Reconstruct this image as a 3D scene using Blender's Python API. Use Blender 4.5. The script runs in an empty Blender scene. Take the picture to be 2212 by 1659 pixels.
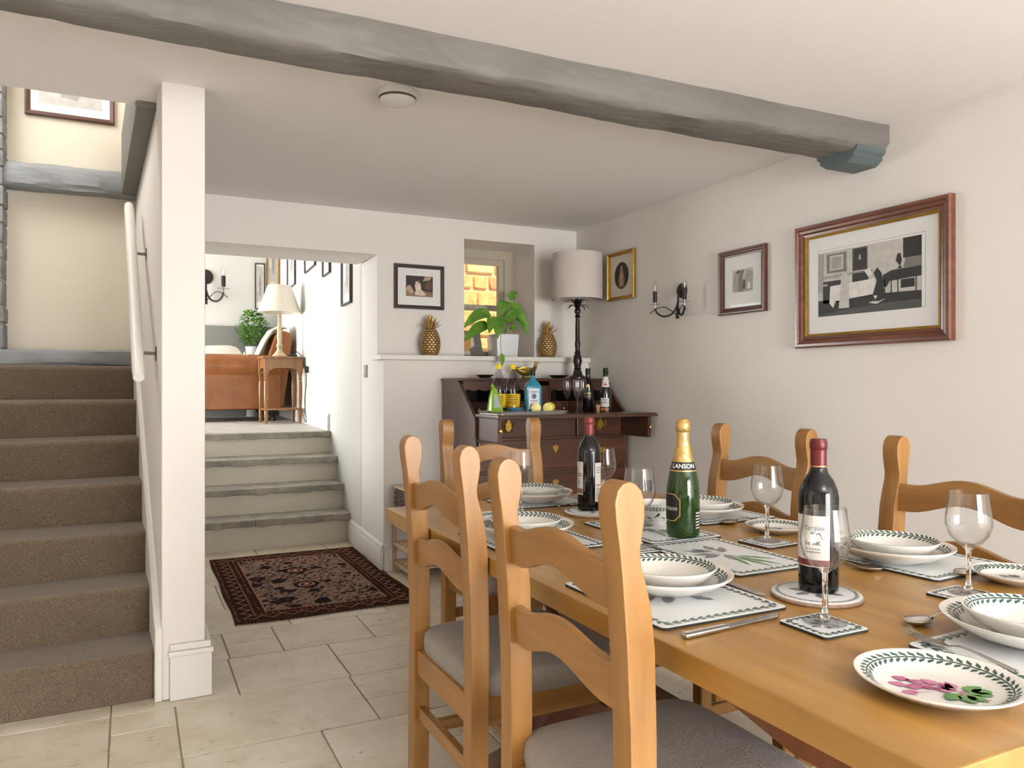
import bpy, bmesh, math, random
from mathutils import Vector, Matrix
random.seed(7)
R = math.radians
PI = math.pi
scene = bpy.context.scene
COL = scene.collection

# ---------------------------------------------------------------- camera, world, lights, exposure
cam_d = bpy.data.cameras.new('camera')
cam_d.sensor_width = 36.0
cam_d.lens = 36.0 * 1662 / 2212
cam_d.clip_start = 0.02
cam = bpy.data.objects.new('camera', cam_d)
cam.location = (0, 0, 1.19)
cam.rotation_euler = (R(90), 0, -R(26.427))
COL.objects.link(cam)
scene.camera = cam

world = bpy.data.worlds.new('world')
scene.world = world
world.use_nodes = True
bg = world.node_tree.nodes['Background']
bg.inputs[0].default_value = (0.62, 0.75, 1.0, 1)
bg.inputs[1].default_value = 1.2

def area_light(name, loc, target, sx, sy, power, col):
    d = bpy.data.lights.new(name, 'AREA')
    d.shape = 'RECTANGLE'; d.size = sx; d.size_y = sy; d.energy = power; d.color = col
    o = bpy.data.objects.new(name, d)
    o.location = loc
    o.rotation_euler = (Vector(target) - Vector(loc)).to_track_quat('-Z', 'Y').to_euler()
    COL.objects.link(o)
    return o

sun_d = bpy.data.lights.new('sun', 'SUN')
sun_d.energy = 6.0; sun_d.color = (1.0, 0.86, 0.66); sun_d.angle = R(0.6)
sun = bpy.data.objects.new('sun', sun_d)
sun.rotation_euler = Vector((-0.25, 0.62, -0.85)).to_track_quat('-Z', 'Y').to_euler()
COL.objects.link(sun)
# first three are added unseen fills; living room and landing are window daylight
area_light('added_fill_right', (2.93, -0.45, 1.2), (1.2, 3.0, 1.3), 2.0, 1.3, 8, (0.92, 0.962, 1.0))  # added unseen source, tilted to throw light toward the back
area_light('added_fill_left', (-2.24, 1.5, 1.15), (2, 2.0, 1.15), 2.4, 1.9, 9, (0.97, 0.985, 1.0))  # added unseen source brightening the right wall and ceiling
area_light('added_fill_rear', (1.75, -3.64, 1.1), (1.5, 3.0, 1.3), 2.3, 1.9, 188, (0.97, 0.985, 1.0))  # added unseen source facing the back wall, set far off for even light
area_light('daylight_living_window', (-2.1, 8.1, 1.6), (1, 7.4, 1.6), 2.6, 1.5, 225, (0.97, 0.985, 1.0))
area_light('daylight_landing_window', (-0.9, 4.2, 3.15), (0.0, 4.6, 2.4), 0.8, 0.9, 20, (1.0, 0.98, 0.95))

scene.view_settings.view_transform = 'Standard'
scene.view_settings.look = 'None'
scene.view_settings.exposure = 0.54
scene.view_settings.gamma = 1.0
scene.view_settings.use_curve_mapping = False
scene.cycles.max_bounces = 7
scene.cycles.diffuse_bounces = 4
scene.cycles.glossy_bounces = 3
scene.cycles.use_adaptive_sampling = True
scene.cycles.adaptive_threshold = 0.08
scene.cycles.transmission_bounces = 6
scene.cycles.transparent_max_bounces = 12
scene.cycles.caustics_refractive = False
scene.cycles.caustics_reflective = False
scene.cycles.sample_clamp_indirect = 6.0
scene.cycles.use_light_tree = False

# ---------------------------------------------------------------- materials
def lin(c):
    if isinstance(c, str):
        c = tuple(int(c[i:i + 2], 16) / 255 for i in (0, 2, 4))
    return tuple(((x / 12.92) if x <= 0.04045 else ((x + 0.055) / 1.055) ** 2.4) for x in c)

class NT:
    def __init__(s, m): s.t = m.node_tree
    def n(s, kind, **kw):
        nd = s.t.nodes.new(kind)
        for k, v in kw.items():
            if k.startswith('i_'):
                nd.inputs[int(k[2:])].default_value = v
            else:
                setattr(nd, k, v)
        return nd
    def l(s, a, b): s.t.links.new(a, b)
    def math(s, op, a, b=None, c=None):
        nd = s.n('ShaderNodeMath', operation=op)
        for i, x in enumerate((a, b, c)):
            if x is None: continue
            if isinstance(x, (int, float)): nd.inputs[i].default_value = x
            else: s.l(x, nd.inputs[i])
        return nd.outputs[0]
    def mix(s, fac, a, b):
        nd = s.n('ShaderNodeMix', data_type='RGBA')
        for i, x in ((0, fac), (6, a), (7, b)):
            if isinstance(x, (int, float)): nd.inputs[i].default_value = x
            elif isinstance(x, tuple): nd.inputs[i].default_value = (*x, 1)[:4]
            else: s.l(x, nd.inputs[i])
        return nd.outputs[2]
    def noise(s, vec, scale, detail=4, rough=0.6):
        nd = s.n('ShaderNodeTexNoise')
        nd.inputs['Scale'].default_value = scale
        nd.inputs['Detail'].default_value = detail
        nd.inputs['Roughness'].default_value = rough
        s.l(vec, nd.inputs['Vector'])
        return nd.outputs['Fac']
    def ramp(s, fac, stops):
        nd = s.n('ShaderNodeValToRGB')
        e = nd.color_ramp.elements
        while len(e) < len(stops): e.new(0.5)
        for k, (p, c) in enumerate(stops):
            e[k].position = p; e[k].color = (*c, 1)
        s.l(fac, nd.inputs[0])
        return nd.outputs[0]
    def obj(s, scale=(1, 1, 1)):
        tc = s.n('ShaderNodeTexCoord')
        mp = s.n('ShaderNodeMapping')
        mp.inputs['Scale'].default_value = scale
        s.l(tc.outputs['Object'], mp.inputs['Vector'])
        return mp.outputs[0]

MATS = {}
def newmat(name):
    m = bpy.data.materials.new(name); m.use_nodes = True
    MATS[name] = m
    b = m.node_tree.nodes['Principled BSDF']
    return m, NT(m), b

def mat(name, col, rough=0.5, metal=0.0, var=0.0, vscale=6.0, bump=0.0, bscale=40.0, stretch=(1, 1, 1),
        col2=None, coat=0.0, spec=0.5, sheen=0.0, bdist=0.01, detail=3):
    m, t, b = newmat(name)
    c = lin(col)
    b.inputs['Roughness'].default_value = rough
    b.inputs['Metallic'].default_value = metal
    b.inputs['Coat Weight'].default_value = coat
    b.inputs['Coat Roughness'].default_value = 0.12
    b.inputs['Specular IOR Level'].default_value = spec
    b.inputs['Sheen Weight'].default_value = sheen
    b.inputs['Base Color'].default_value = (*c, 1)
    if var > 0 or col2 or bump > 0:
        v = t.obj(stretch)
    if var > 0 or col2:
        f = t.noise(v, vscale, detail, 0.6)
        c2 = lin(col2) if col2 else tuple(min(1, x * (1 + var)) for x in c)
        c1 = c if col2 else tuple(x * (1 - var) for x in c)
        t.l(t.ramp(f, [(0.3, c1), (0.7, c2)]), b.inputs['Base Color'])
    if bump > 0:
        bn = t.n('ShaderNodeBump')
        bn.inputs['Strength'].default_value = bump
        bn.inputs['Distance'].default_value = bdist
        t.l(t.noise(v, bscale, 2, 0.6), bn.inputs['Height'])
        t.l(bn.outputs[0], b.inputs['Normal'])
    return m

def wood(name, dark, light, axis, scale=1.0, rough=0.38, coat=0.25, knots=False):
    m, t, b = newmat(name)
    st = {'x': (0.8, 9, 9), 'y': (9, 0.8, 9), 'z': (9, 9, 0.8)}[axis]
    v = t.obj(tuple(a * scale for a in st))
    f = t.noise(v, 2.2, 4, 0.62)
    v2 = t.obj((1, 1, 1))
    f2 = t.noise(v2, 2.6, 3, 0.5)
    c = t.ramp(f, [(0.28, lin(dark)), (0.72, lin(light))])
    dk = tuple(x * 0.82 for x in lin(dark))
    c2 = t.mix(t.math('MULTIPLY', t.math('SUBTRACT', f2, 0.45), 1.2), c, dk)
    if knots:
        vo = t.n('ShaderNodeTexVoronoi', feature='F1', voronoi_dimensions='2D')
        vo.inputs['Scale'].default_value = 1.0
        vv = t.obj({'y': (3.6, 2.2, 3), 'x': (1.9, 3.2, 3), 'z': (3, 3, 2)}[axis])
        t.l(vv, vo.inputs['Vector'])
        k = t.math('MAXIMUM', t.math('SUBTRACT', 1.0, t.math('DIVIDE', vo.outputs['Distance'], 0.085)), 0.0)
        k2 = t.math('MULTIPLY', t.math('POWER', k, 0.7), 0.75)
        c2 = t.mix(k2, c2, lin('6e4520'))
    t.l(c2, b.inputs['Base Color'])
    b.inputs['Roughness'].default_value = rough
    b.inputs['Coat Weight'].default_value = coat
    b.inputs['Coat Roughness'].default_value = 0.25
    bn = t.n('ShaderNodeBump'); bn.inputs['Strength'].default_value = 0.12; bn.inputs['Distance'].default_value = 0.003
    t.l(f, bn.inputs['Height']); t.l(bn.outputs[0], b.inputs['Normal'])
    return m

def glass(name, col=(1, 1, 1), rough=0.0, ior=1.45):
    m, t, b = newmat(name)
    b.inputs['Base Color'].default_value = (*col, 1)
    b.inputs['Roughness'].default_value = rough
    b.inputs['Transmission Weight'].default_value = 1.0
    b.inputs['IOR'].default_value = ior
    return m

def thin_glass(name, tint=(0.985, 0.988, 0.988), edge=(0.52, 0.54, 0.54), ior=1.5, gloss=0.01):
    m, t, b = newmat(name)
    t.t.nodes.remove(b)
    out = t.t.nodes['Material Output']
    tr = t.n('ShaderNodeBsdfTransparent'); gl = t.n('ShaderNodeBsdfGlossy')
    gl.inputs['Roughness'].default_value = gloss
    lw = t.n('ShaderNodeLayerWeight'); lw.inputs[0].default_value = 0.5
    t.l(t.mix(t.math('POWER', lw.outputs['Facing'], 5.0), tint, edge), tr.inputs[0])
    mx = t.n('ShaderNodeMixShader')
    t.l(t.math('ADD', t.math('MULTIPLY', t.math('POWER', lw.outputs['Facing'], 3.0), 0.75), 0.035), mx.inputs[0]); t.l(tr.outputs[0], mx.inputs[1]); t.l(gl.outputs[0], mx.inputs[2])
    t.l(mx.outputs[0], out.inputs[0])
    return m

def pane(name, refl=0.06):
    m, t, b = newmat(name)
    t.t.nodes.remove(b)
    out = t.t.nodes['Material Output']
    tr = t.n('ShaderNodeBsdfTransparent'); gl = t.n('ShaderNodeBsdfGlossy')
    gl.inputs['Roughness'].default_value = 0.02
    lw = t.n('ShaderNodeLayerWeight'); lw.inputs[0].default_value = 0.5
    mx = t.n('ShaderNodeMixShader')
    t.l(t.math('ADD', t.math('MULTIPLY', t.math('POWER', lw.outputs['Facing'], 4.0), 0.08), 0.004), mx.inputs[0]); t.l(tr.outputs[0], mx.inputs[1]); t.l(gl.outputs[0], mx.inputs[2])
    t.l(mx.outputs[0], out.inputs[0])
    return m

WALL = mat('wall_paint', 'e4dfd9', 0.85, var=0.02, vscale=1.2, spec=0.25, detail=2)
CEIL = mat('ceiling_paint', 'ece8e7', 0.9, spec=0.2)
CREAM = mat('cream_paint', 'dcd3c2', 0.85, var=0.03, vscale=1.2, bump=0.06, bscale=18, spec=0.25)
TRIM = mat('white_gloss_paint', 'e2dfd8', 0.4, var=0.02, vscale=3, spec=0.4)
LIVW = mat('living_room_paint', 'd0cfc9', 0.85, spec=0.2)
RISER = mat('painted_plaster_riser', 'd3cdbd', 0.8, var=0.04, vscale=3, bump=0.08, bscale=14, spec=0.25)
GREYB = mat('grey_beam_paint', '73706c', 0.55, var=0.09, vscale=4.5, bump=0.7, bscale=13, stretch=(0.5, 1, 1), bdist=0.02, spec=0.35)
GREYB2 = mat('grey_corbel_paint', '5b6668', 0.5, var=0.08, vscale=6, spec=0.35)
GREYB3 = mat('grey_trimmer_paint', '6e6c64', 0.6, var=0.08, vscale=5, bump=0.3, bscale=10, bdist=0.01)
GREYT = mat('grey_timber_paint', '87898a', 0.6, var=0.2, vscale=4, bump=0.6, bscale=9, stretch=(0.6, 1, 1.6), bdist=0.02, spec=0.3)
SLAB = mat('stone_slab', '8b8980', 0.7, col2='b3aea2', vscale=9, bump=0.7, bscale=24, bdist=0.01, spec=0.3)
FLAG = mat('living_flagstone', 'a9a69e', 0.55, col2='c2beb5', vscale=5, bump=0.2, bscale=20, spec=0.4)
GROUT = mat('grout', 'a99f90', 0.95, var=0.1, vscale=30)
PIER = mat('stair_pier_stone', '70716f', 0.85, col2='98989a', vscale=12, bump=0.8, bscale=20)
DADO = mat('dado_grey', '7d7d77', 0.6, var=0.04, vscale=2)

# travertine floor tile
TILE, t, b = newmat('travertine_tile')
v = t.obj()
oi = t.n('ShaderNodeObjectInfo')
vadd = t.n('ShaderNodeVectorMath', operation='ADD')
cmb = t.n('ShaderNodeCombineXYZ')
t.l(t.math('MULTIPLY', oi.outputs['Random'], 13.0), cmb.inputs[0])
t.l(v, vadd.inputs[0]); t.l(cmb.outputs[0], vadd.inputs[1])
vv = vadd.outputs[0]
n1 = t.noise(vv, 4.5, 6, 0.65)
c = t.ramp(n1, [(0.25, lin('c2b49d')), (0.5, lin('d7ccb8')), (0.75, lin('e4dccf'))])
c = t.mix(t.math('MULTIPLY', oi.outputs['Random'], 0.35), c, lin('c2b090'))
mp = t.n('ShaderNodeMapping'); mp.inputs['Scale'].default_value = (0.7, 2.0, 1.0); t.l(vv, mp.inputs[0])
pit = t.noise(mp.outputs[0], 20, 5, 0.75)
msk = t.noise(vv, 2.2, 2, 0.5)
pitf = t.math('MULTIPLY', t.math('GREATER_THAN', pit, 0.615), t.math('GREATER_THAN', msk, 0.46))
c = t.mix(t.math('MULTIPLY', pitf, 0.55), c, lin('7d705c'))
t.l(c, b.inputs['Base Color'])
b.inputs['Roughness'].default_value = 0.42
bn = t.n('ShaderNodeBump'); bn.inputs['Strength'].default_value = 0.25; bn.inputs['Distance'].default_value = 0.003
t.l(t.math('SUBTRACT', n1, t.math('MULTIPLY', pitf, 0.6)), bn.inputs['Height']); t.l(bn.outputs[0], b.inputs['Normal'])

# stair carpet
CARPET, t, b = newmat('brown_carpet')
v = t.obj()
f1 = t.noise(v, 260, 3, 0.7); f2 = t.noise(v, 9, 4, 0.6)
c = t.ramp(f1, [(0.32, lin('4f4132')), (0.55, lin('7a6855')), (0.75, lin('a39078'))])
c = t.mix(t.math('MULTIPLY', t.math('SUBTRACT', f2, 0.35), 0.9), c, lin('62523f'))
t.l(c, b.inputs['Base Color'])
b.inputs['Roughness'].default_value = 1.0; b.inputs['Sheen Weight'].default_value = 0.35; b.inputs['Specular IOR Level'].default_value = 0.1
bn = t.n('ShaderNodeBump'); bn.inputs['Strength'].default_value = 0.8; bn.inputs['Distance'].default_value = 0.006
t.l(f1, bn.inputs['Height']); t.l(bn.outputs[0], b.inputs['Normal'])

PINE = {a: wood('honey_pine_' + a, '855a29', 'aa7b3f', a) for a in 'xyz'}
TABLEW = wood('pine_tabletop', '94692c', 'b88c44', 'y', 0.8, 0.33, 0.35, knots=True)
TABLED = wood('pine_table_underframe', '5e3218', '7a4726', 'z', 1.0)
MAHOG = {a: wood('mahogany_' + a, '32190e', '5a3320', a, 1.2, 0.28, 0.5) for a in 'xyz'}
MAHOGD = mat('bureau_dark_interior', '1c0f0a', 0.6)
RAWW = {a: wood('pale_rack_wood_' + a, 'bd9a78', 'd8b898', a, 1.0, 0.7, 0.0) for a in 'xyz'}
SIDEW = wood('side_table_wood', '7c4e22', 'a06f3a', 'z', 1.0, 0.35, 0.3)
BRASS = mat('brass', 'c09a4a', 0.28, 1.0, var=0.12, vscale=30)
GOLD = mat('gold_leaf', 'c79f62', 0.38, 0.45, var=0.18, vscale=25, bump=0.3, bscale=60)
GOLDD = mat('pineapple_groove', '4a3c28', 0.6, 0.2)
GILT = mat('gilt_frame', 'b08a3e', 0.35, 0.8, var=0.2, vscale=20)
FABRIC = mat('taupe_seat_fabric', '8f857c', 0.95, var=0.12, vscale=7, bump=0.25, bscale=160, sheen=0.3, spec=0.15)
BLACKM = mat('black_iron', '231f1d', 0.45, 0.3)
BRONZE = mat('dark_bronze', '2a2322', 0.3, 0.4, var=0.2, vscale=30, coat=0.3)
STEEL = mat('stainless_steel', 'bdb9b4', 0.16, 1.0)
SATIN = mat('satin_nickel', '8f8d89', 0.35, 1.0)
CHINA = mat('white_china', 'e9e6df', 0.14, coat=0.4)
CHINAG = mat('china_green_print', '35524a', 0.25)
CHINAP = mat('china_pink_print', 'b5487c', 0.25, col2='c98aa8', vscale=40)
CHINAL = mat('china_leaf_print', '3f7a42', 0.25, col2='5a8f3e', vscale=40)
CHINAX = mat('china_grey_print', '8d8f92', 0.3, col2='5d646b', vscale=40)
MATTOP = mat('placemat_top', 'dfe2e2', 0.3, coat=0.2)
CORK = mat('placemat_dark_edge', '2a2c2c', 0.7)
TRIVB = mat('trivet_cork', 'a58e7c', 0.85, var=0.15, vscale=60)
GLASS = thin_glass('clear_glass')
GLASSR = glass('solid_clear_glass')
BOTDK = mat('dark_wine_glass', '070506', 0.05, coat=0.0)
BOTGR, t, b = newmat('green_champagne_glass')
b.inputs['Base Color'].default_value = (0.02, 0.055, 0.008, 1); b.inputs['Roughness'].default_value = 0.06
b.inputs['Transmission Weight'].default_value = 0.3
BOTG2 = mat('deep_green_bottle', '16241c', 0.07, coat=0.8)
FOILR = mat('red_foil', '5e1a1c', 0.35, 0.3, var=0.15, vscale=30)
FOILR2 = mat('faded_red_foil', '7a3230', 0.4, 0.3, var=0.15, vscale=40)
FOILG = mat('gold_foil', 'c9a868', 0.38, 0.8, var=0.12, vscale=40, bump=0.4, bscale=60)
FOILK = mat('dark_green_foil', '2a3322', 0.4, 0.4)
LABEL = mat('paper_label', 'd9d4cd', 0.7)
LABELB = mat('black_label', '121212', 0.4)
INK = mat('black_ink', '1a1a1a', 0.6)
INKW = mat('white_ink', 'e8e8e4', 0.6)
INKR = mat('red_ink', '9c2f2a', 0.6)
INKB = mat('blue_grey_ink', '5c6d80', 0.6)
TAN = mat('label_tan_band', '8c6a5a', 0.7)
YEL = mat('yellow_label', 'edc412', 0.5)
YCAP = mat('yellow_cap', 'ead21a', 0.4)
TONIC = thin_glass('tonic_bottle_glass', (0.80, 0.76, 0.78), (0.35, 0.33, 0.34))
GINB, t, b = newmat('blue_gin_glass')
b.inputs['Base Color'].default_value = (0.05, 0.42, 0.62, 1); b.inputs['Roughness'].default_value = 0.05
b.inputs['Transmission Weight'].default_value = 0.45; b.inputs['Coat Weight'].default_value = 0.5
GINL = mat('gin_label', 'c9d3df', 0.5)
BOWLB = mat('blue_bowl_glaze', '4d7d9c', 0.25, coat=0.3)
LEMON = mat('lemon_skin', 'e4cf2c', 0.45, var=0.08, vscale=20, bump=0.2, bscale=90)
LEMONF = mat('lemon_flesh', 'efe08c', 0.4, var=0.12, vscale=60)
BAGG = mat('green_packet', '8fb63c', 0.35, var=0.15, vscale=20)
BAGS = mat('silver_packet', 'c9ced0', 0.3, 0.3)
BAGK = mat('black_packet', '2a2a2c', 0.3)
TRAYM = mat('tray_pale_grey', 'b9b3ab', 0.35, 0.3)
CORKW = mat('wine_cork', 'b98a5e', 0.9, var=0.2, vscale=90)
DUCKM = mat('brass_duck', '8f7a36', 0.35, 0.7, var=0.2, vscale=20)
DISHM = mat('dark_olive_dish', '3c3222', 0.4, 0.3)
SHADEM = mat('linen_shade', 'cdc4bc', 0.95, bump=0.15, bscale=200, spec=0.1)
SHADE2 = mat('cream_shade', 'dcd6c6', 0.95, spec=0.1)
CREAMST = mat('distressed_cream_stick', 'c4b394', 0.6, var=0.2, vscale=14)
LEAF = mat('lily_leaf', '4a8428', 0.4, col2='7aa83c', vscale=14)
STEMG = mat('lily_stem', '7d9a55', 0.5)
POTW = mat('white_pot', 'e6e8ea', 0.25, coat=0.3)
SOIL = mat('soil', '3b2c20', 1.0)
BUSH = mat('bush_leaf', '3d7a1f', 0.5, col2='74a838', vscale=12)
LEATHER = mat('tan_leather', '82491e', 0.42, col2='9e622c', vscale=5, bump=0.25, bscale=12, bdist=0.01)
THROW = mat('cream_throw', 'd8d8ba', 1.0, var=0.12, vscale=20, bump=0.4, bscale=70, sheen=0.3)
CUSH = mat('pale_cushion', 'd8d2c6', 1.0, var=0.08, vscale=20, bump=0.3, bscale=90)
WICK = mat('dark_wicker', '3a2a20', 0.8, col2='6b5240', vscale=40)
FRAMEB = wood('brown_frame_wood', '43261b', '643c2a', 'x', 2.0, 0.4, 0.2)
FRAMER = wood('red_brown_frame_wood', '572c1c', '7d4930', 'x', 2.0, 0.3, 0.4)
FRAMEK = mat('dark_frame', '3b302a', 0.45, var=0.1, vscale=10)
MOUNT = mat('mount_board', 'e3e2e0', 0.8)
MOUNTC = mat('cream_mount', 'd9d0ba', 0.8, var=0.05, vscale=20)
PANE = pane('picture_glass')
PHOTO = [mat('photo_tone_%d' % i, c, 0.6, var=0.12, vscale=26) for i, c in enumerate(('26241f', '4a4844', '77746f', '9d9a95', 'bdbab4', 'd6d3cd'))]
SEPIA = [mat('sepia_tone_%d' % i, c, 0.6, var=0.2, vscale=30) for i, c in enumerate(('2e231c', '5a4030', '8a6a52', 'b59a82', 'd8c4b4'))]
PLASTW = mat('white_plastic', 'dedbd7', 0.35)
GRILL = mat('dark_slot', '3a3430', 0.8)
BULB = thin_glass('bulb_glass')
CANDLE = mat('bulb_filament_white', 'd8d4c8', 0.5)
WINP = mat('window_frame_paint', 'b6ad9a', 0.55)
OUTST = [mat('sunlit_stone_%d' % i, a, 0.95, col2=c, vscale=14, bump=0.6, bscale=25) for i, (a, c) in enumerate((('c98a4a', 'e0b878'), ('d8a860', 'e8c890'), ('c07844', 'd8a070')))]
MORTAR = mat('pale_mortar', 'd9b988', 1.0, var=0.1, vscale=20)

# woven rug
RUG, t, b = newmat('patterned_rug')
tc = t.n('ShaderNodeTexCoord'); sp = t.n('ShaderNodeSeparateXYZ'); t.l(tc.outputs['Object'], sp.inputs[0])
X, Y = sp.outputs[0], sp.outputs[1]
W2, L2 = 0.487, 0.775
ex = t.math('SUBTRACT', W2, t.math('ABSOLUTE', X)); ey = t.math('SUBTRACT', L2, t.math('ABSOLUTE', Y))
ed = t.math('MINIMUM', ex, ey)                       # distance to rug edge
alongsel = t.math('LESS_THAN', ex, ey)
along = t.math('ADD', t.math('MULTIPLY', alongsel, Y), t.math('MULTIPLY', t.math('SUBTRACT', 1.0, alongsel), X))
nv = t.obj()
vo = t.n('ShaderNodeTexVoronoi', feature='F1'); vo.inputs['Scale'].default_value = 7.0; vo.inputs['Randomness'].default_value = 0.7
nz = t.noise(nv, 26, 4, 0.6)
dv = t.n('ShaderNodeVectorMath', operation='ADD'); cm = t.n('ShaderNodeCombineXYZ')
t.l(t.math('MULTIPLY', nz, 0.09), cm.inputs[0]); t.l(t.math('MULTIPLY', nz, 0.12), cm.inputs[1])
t.l(nv, dv.inputs[0]); t.l(cm.outputs[0], dv.inputs[1]); t.l(dv.outputs[0], vo.inputs['Vector'])
blob = t.math('LESS_THAN', vo.outputs['Distance'], 0.34)
ve = t.n('ShaderNodeTexVoronoi', feature='DISTANCE_TO_EDGE'); ve.inputs['Scale'].default_value = 26
t.l(dv.outputs[0], ve.inputs['Vector'])
vein = t.math('LESS_THAN', ve.outputs['Distance'], 0.16)
field = t.mix(vein, lin('2a1817'), lin('8e7263'))
field = t.mix(blob, field, lin('1f1216'))
core = t.math('LESS_THAN', vo.outputs['Distance'], 0.10)
field = t.mix(t.math('MULTIPLY', core, 0.6), field, lin('8a4a3c'))
for my in (-0.14, 0.22):                              # two rosettes
    rr = t.math('SQRT', t.math('ADD', t.math('POWER', t.math('ADD', X, 0.02), 2), t.math('POWER', t.math('SUBTRACT', Y, my), 2)))
    field = t.mix(t.math('LESS_THAN', rr, 0.075), field, lin('1c1013'))
    field = t.mix(t.math('LESS_THAN', rr, 0.048), field, lin('c08a74'))
    field = t.mix(t.math('LESS_THAN', rr, 0.036), field, lin('4a1f1c'))
    field = t.mix(t.math('LESS_THAN', rr, 0.016), field, lin('d0a48e'))
zig = t.math('ABSOLUTE', t.math('SUBTRACT', t.math('PINGPONG', t.math('MULTIPLY', along, 1.0), 0.05), t.math('SUBTRACT', ed, 0.045)))
border = t.mix(t.math('LESS_THAN', zig, 0.007), lin('2b1613'), lin('9a6a50'))
dots = t.n('ShaderNodeTexVoronoi', feature='F1'); dots.inputs['Scale'].default_value = 34; dots.inputs['Randomness'].default_value = 0.2
t.l(nv, dots.inputs['Vector'])
dm = t.math('LESS_THAN', dots.outputs['Distance'], 0.22)
guard = t.mix(dm, lin('33180f'), lin('b27a58'))
inb = t.math('MULTIPLY', t.math('GREATER_THAN', ed, 0.04), t.math('LESS_THAN', ed, 0.10))
bord = t.mix(inb, guard, border)
l1 = t.math('LESS_THAN', t.math('ABSOLUTE', t.math('SUBTRACT', ed, 0.165)), 0.004)
bord = t.mix(l1, bord, lin('a9765e'))
l2 = t.math('LESS_THAN', t.math('ABSOLUTE', t.math('SUBTRACT', ed, 0.105)), 0.003)
bord = t.mix(l2, bord, lin('8a5a44'))
allc = t.mix(t.math('GREATER_THAN', ed, 0.17), bord, field)
allc = t.mix(t.math('LESS_THAN', ed, 0.012), allc, lin('3a241f'))
t.l(allc, b.inputs['Base Color'])
b.inputs['Roughness'].default_value = 1.0; b.inputs['Specular IOR Level'].default_value = 0.1
bn = t.n('ShaderNodeBump'); bn.inputs['Strength'].default_value = 0.5; bn.inputs['Distance'].default_value = 0.004
t.l(t.noise(nv, 300, 2, 0.6), bn.inputs['Height']); t.l(bn.outputs[0], b.inputs['Normal'])

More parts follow.
